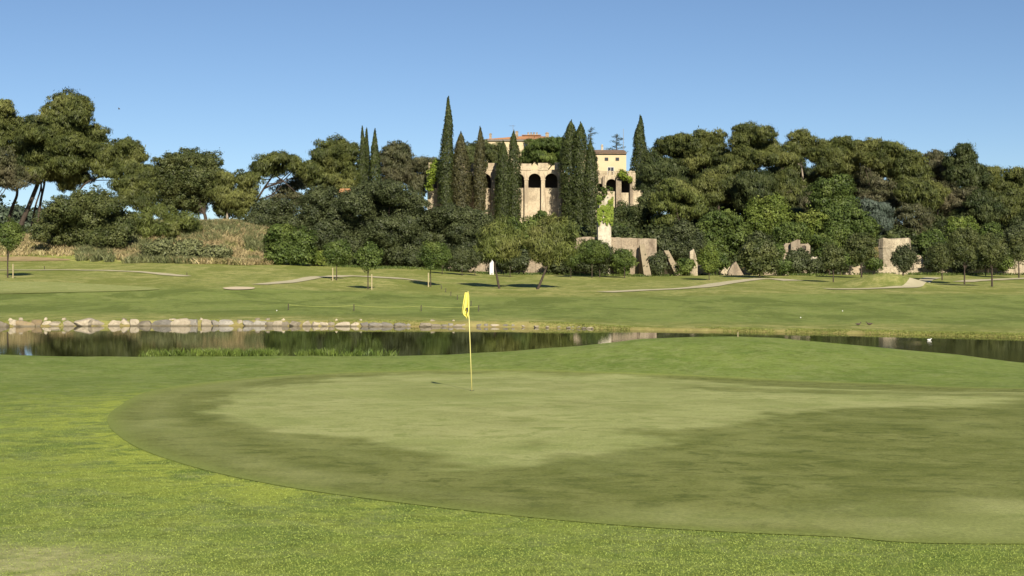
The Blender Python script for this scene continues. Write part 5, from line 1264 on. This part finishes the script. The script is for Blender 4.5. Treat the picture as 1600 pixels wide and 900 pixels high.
def bird(name, label, loc, L, mat, yaw=0, neck=True, cat='duck'):
    """one continuous skin: tail, body, neck, head, bill"""
    prof = [(-.55,.12,.02),(-.42,.10,.07),(-.2,.06,.15),(0,.04,.18),(.2,.05,.15),(.32,.12,.09),(.38,.22,.06),(.42,.30,.065),(.48,.33,.065),(.54,.31,.04),(.62,.29,.022),(.68,.285,.008)]
    mb = MB(); mb.tube([(p[0]*L, 0, p[1]*L+.16*L) for p in prof], [p[2]*L for p in prof], 10); o = mb.build(name, mat, smooth=True)
    for sx in (-.03, .05):
        l = MB(); l.tube([(sx*L, sx*L, .06*L), (sx*L, sx*L, -.02*L)], .015*L, 5); l.build('leg', mat, o)
    o.location = loc; o.rotation_euler = (0, 0, yaw); return setp(o, label, cat)
M_duck = simple('brown_feathers', (.05,.04,.03), .8, (.09,.07,.05), 12); M_gull = simple('white_feathers', (.75,.74,.70), .7, (.6,.6,.55), 9)
p = G(1341, 508.5); bird('duck', 'left of the two dark ducks standing on the far pond bank', p, .34, M_duck, .4)
p = G(1358.5, 508); bird('duck', 'right of the two dark ducks standing on the far pond bank', p, .34, M_duck, 2.8)
d = CZ*F/(531.5-HY); bird('duck', 'white water bird floating among ripples at the right of the pond', (vx(1452, d), d, -.02), .2, M_gull, .1)
def flying():
    x, y, z = W(186, 170.5, 120); root = empty('flying_bird', (x, y, z), 'small dark bird flying in the sky above the left pines', 'bird'); mb = MB()
    mb.tube([(-.09,0,0),(-.04,0,0),(.03,0,.005),(.08,0,.01),(.10,0,.01)], [.008,.024,.028,.018,.004], 8); mb.build('body', M_duck, root, True)
    for s in (-1, 1):
        w = MB(); w.add([(-.03,.02*s,.005),(.03,.02*s,.01),(.02,.13*s,.09),(-.04,.16*s,.11),(-.03,.02*s,.012),(.03,.02*s,.016),(.02,.13*s,.095),(-.04,.16*s,.115)], [(0,1,2,3),(7,6,5,4),(0,4,5,1),(1,5,6,2),(2,6,7,3),(3,7,4,0)]); w.build('wing', M_duck, root)
flying()
for i, (px, py) in enumerate([(432.5,486.5),(1316.5,487),(1251,497.5)]):
    import bmesh
    me = bpy.data.meshes.new('golf_ball'); bm = bmesh.new(); bmesh.ops.create_icosphere(bm, subdivisions=2, radius=.035); bm.to_mesh(me); bm.free()
    o = link('golf_ball', me, M_whitebox); x, y, z = G(px, py); o.location = (x, y, z+.05)
    setp(o, ['white ball on the slope left of the rope line', 'white ball on the fairway right of centre', 'white ball near the right bank of the pond'][i], 'ball')
print('TREE FACES', sum(t[1] for t in TREES))
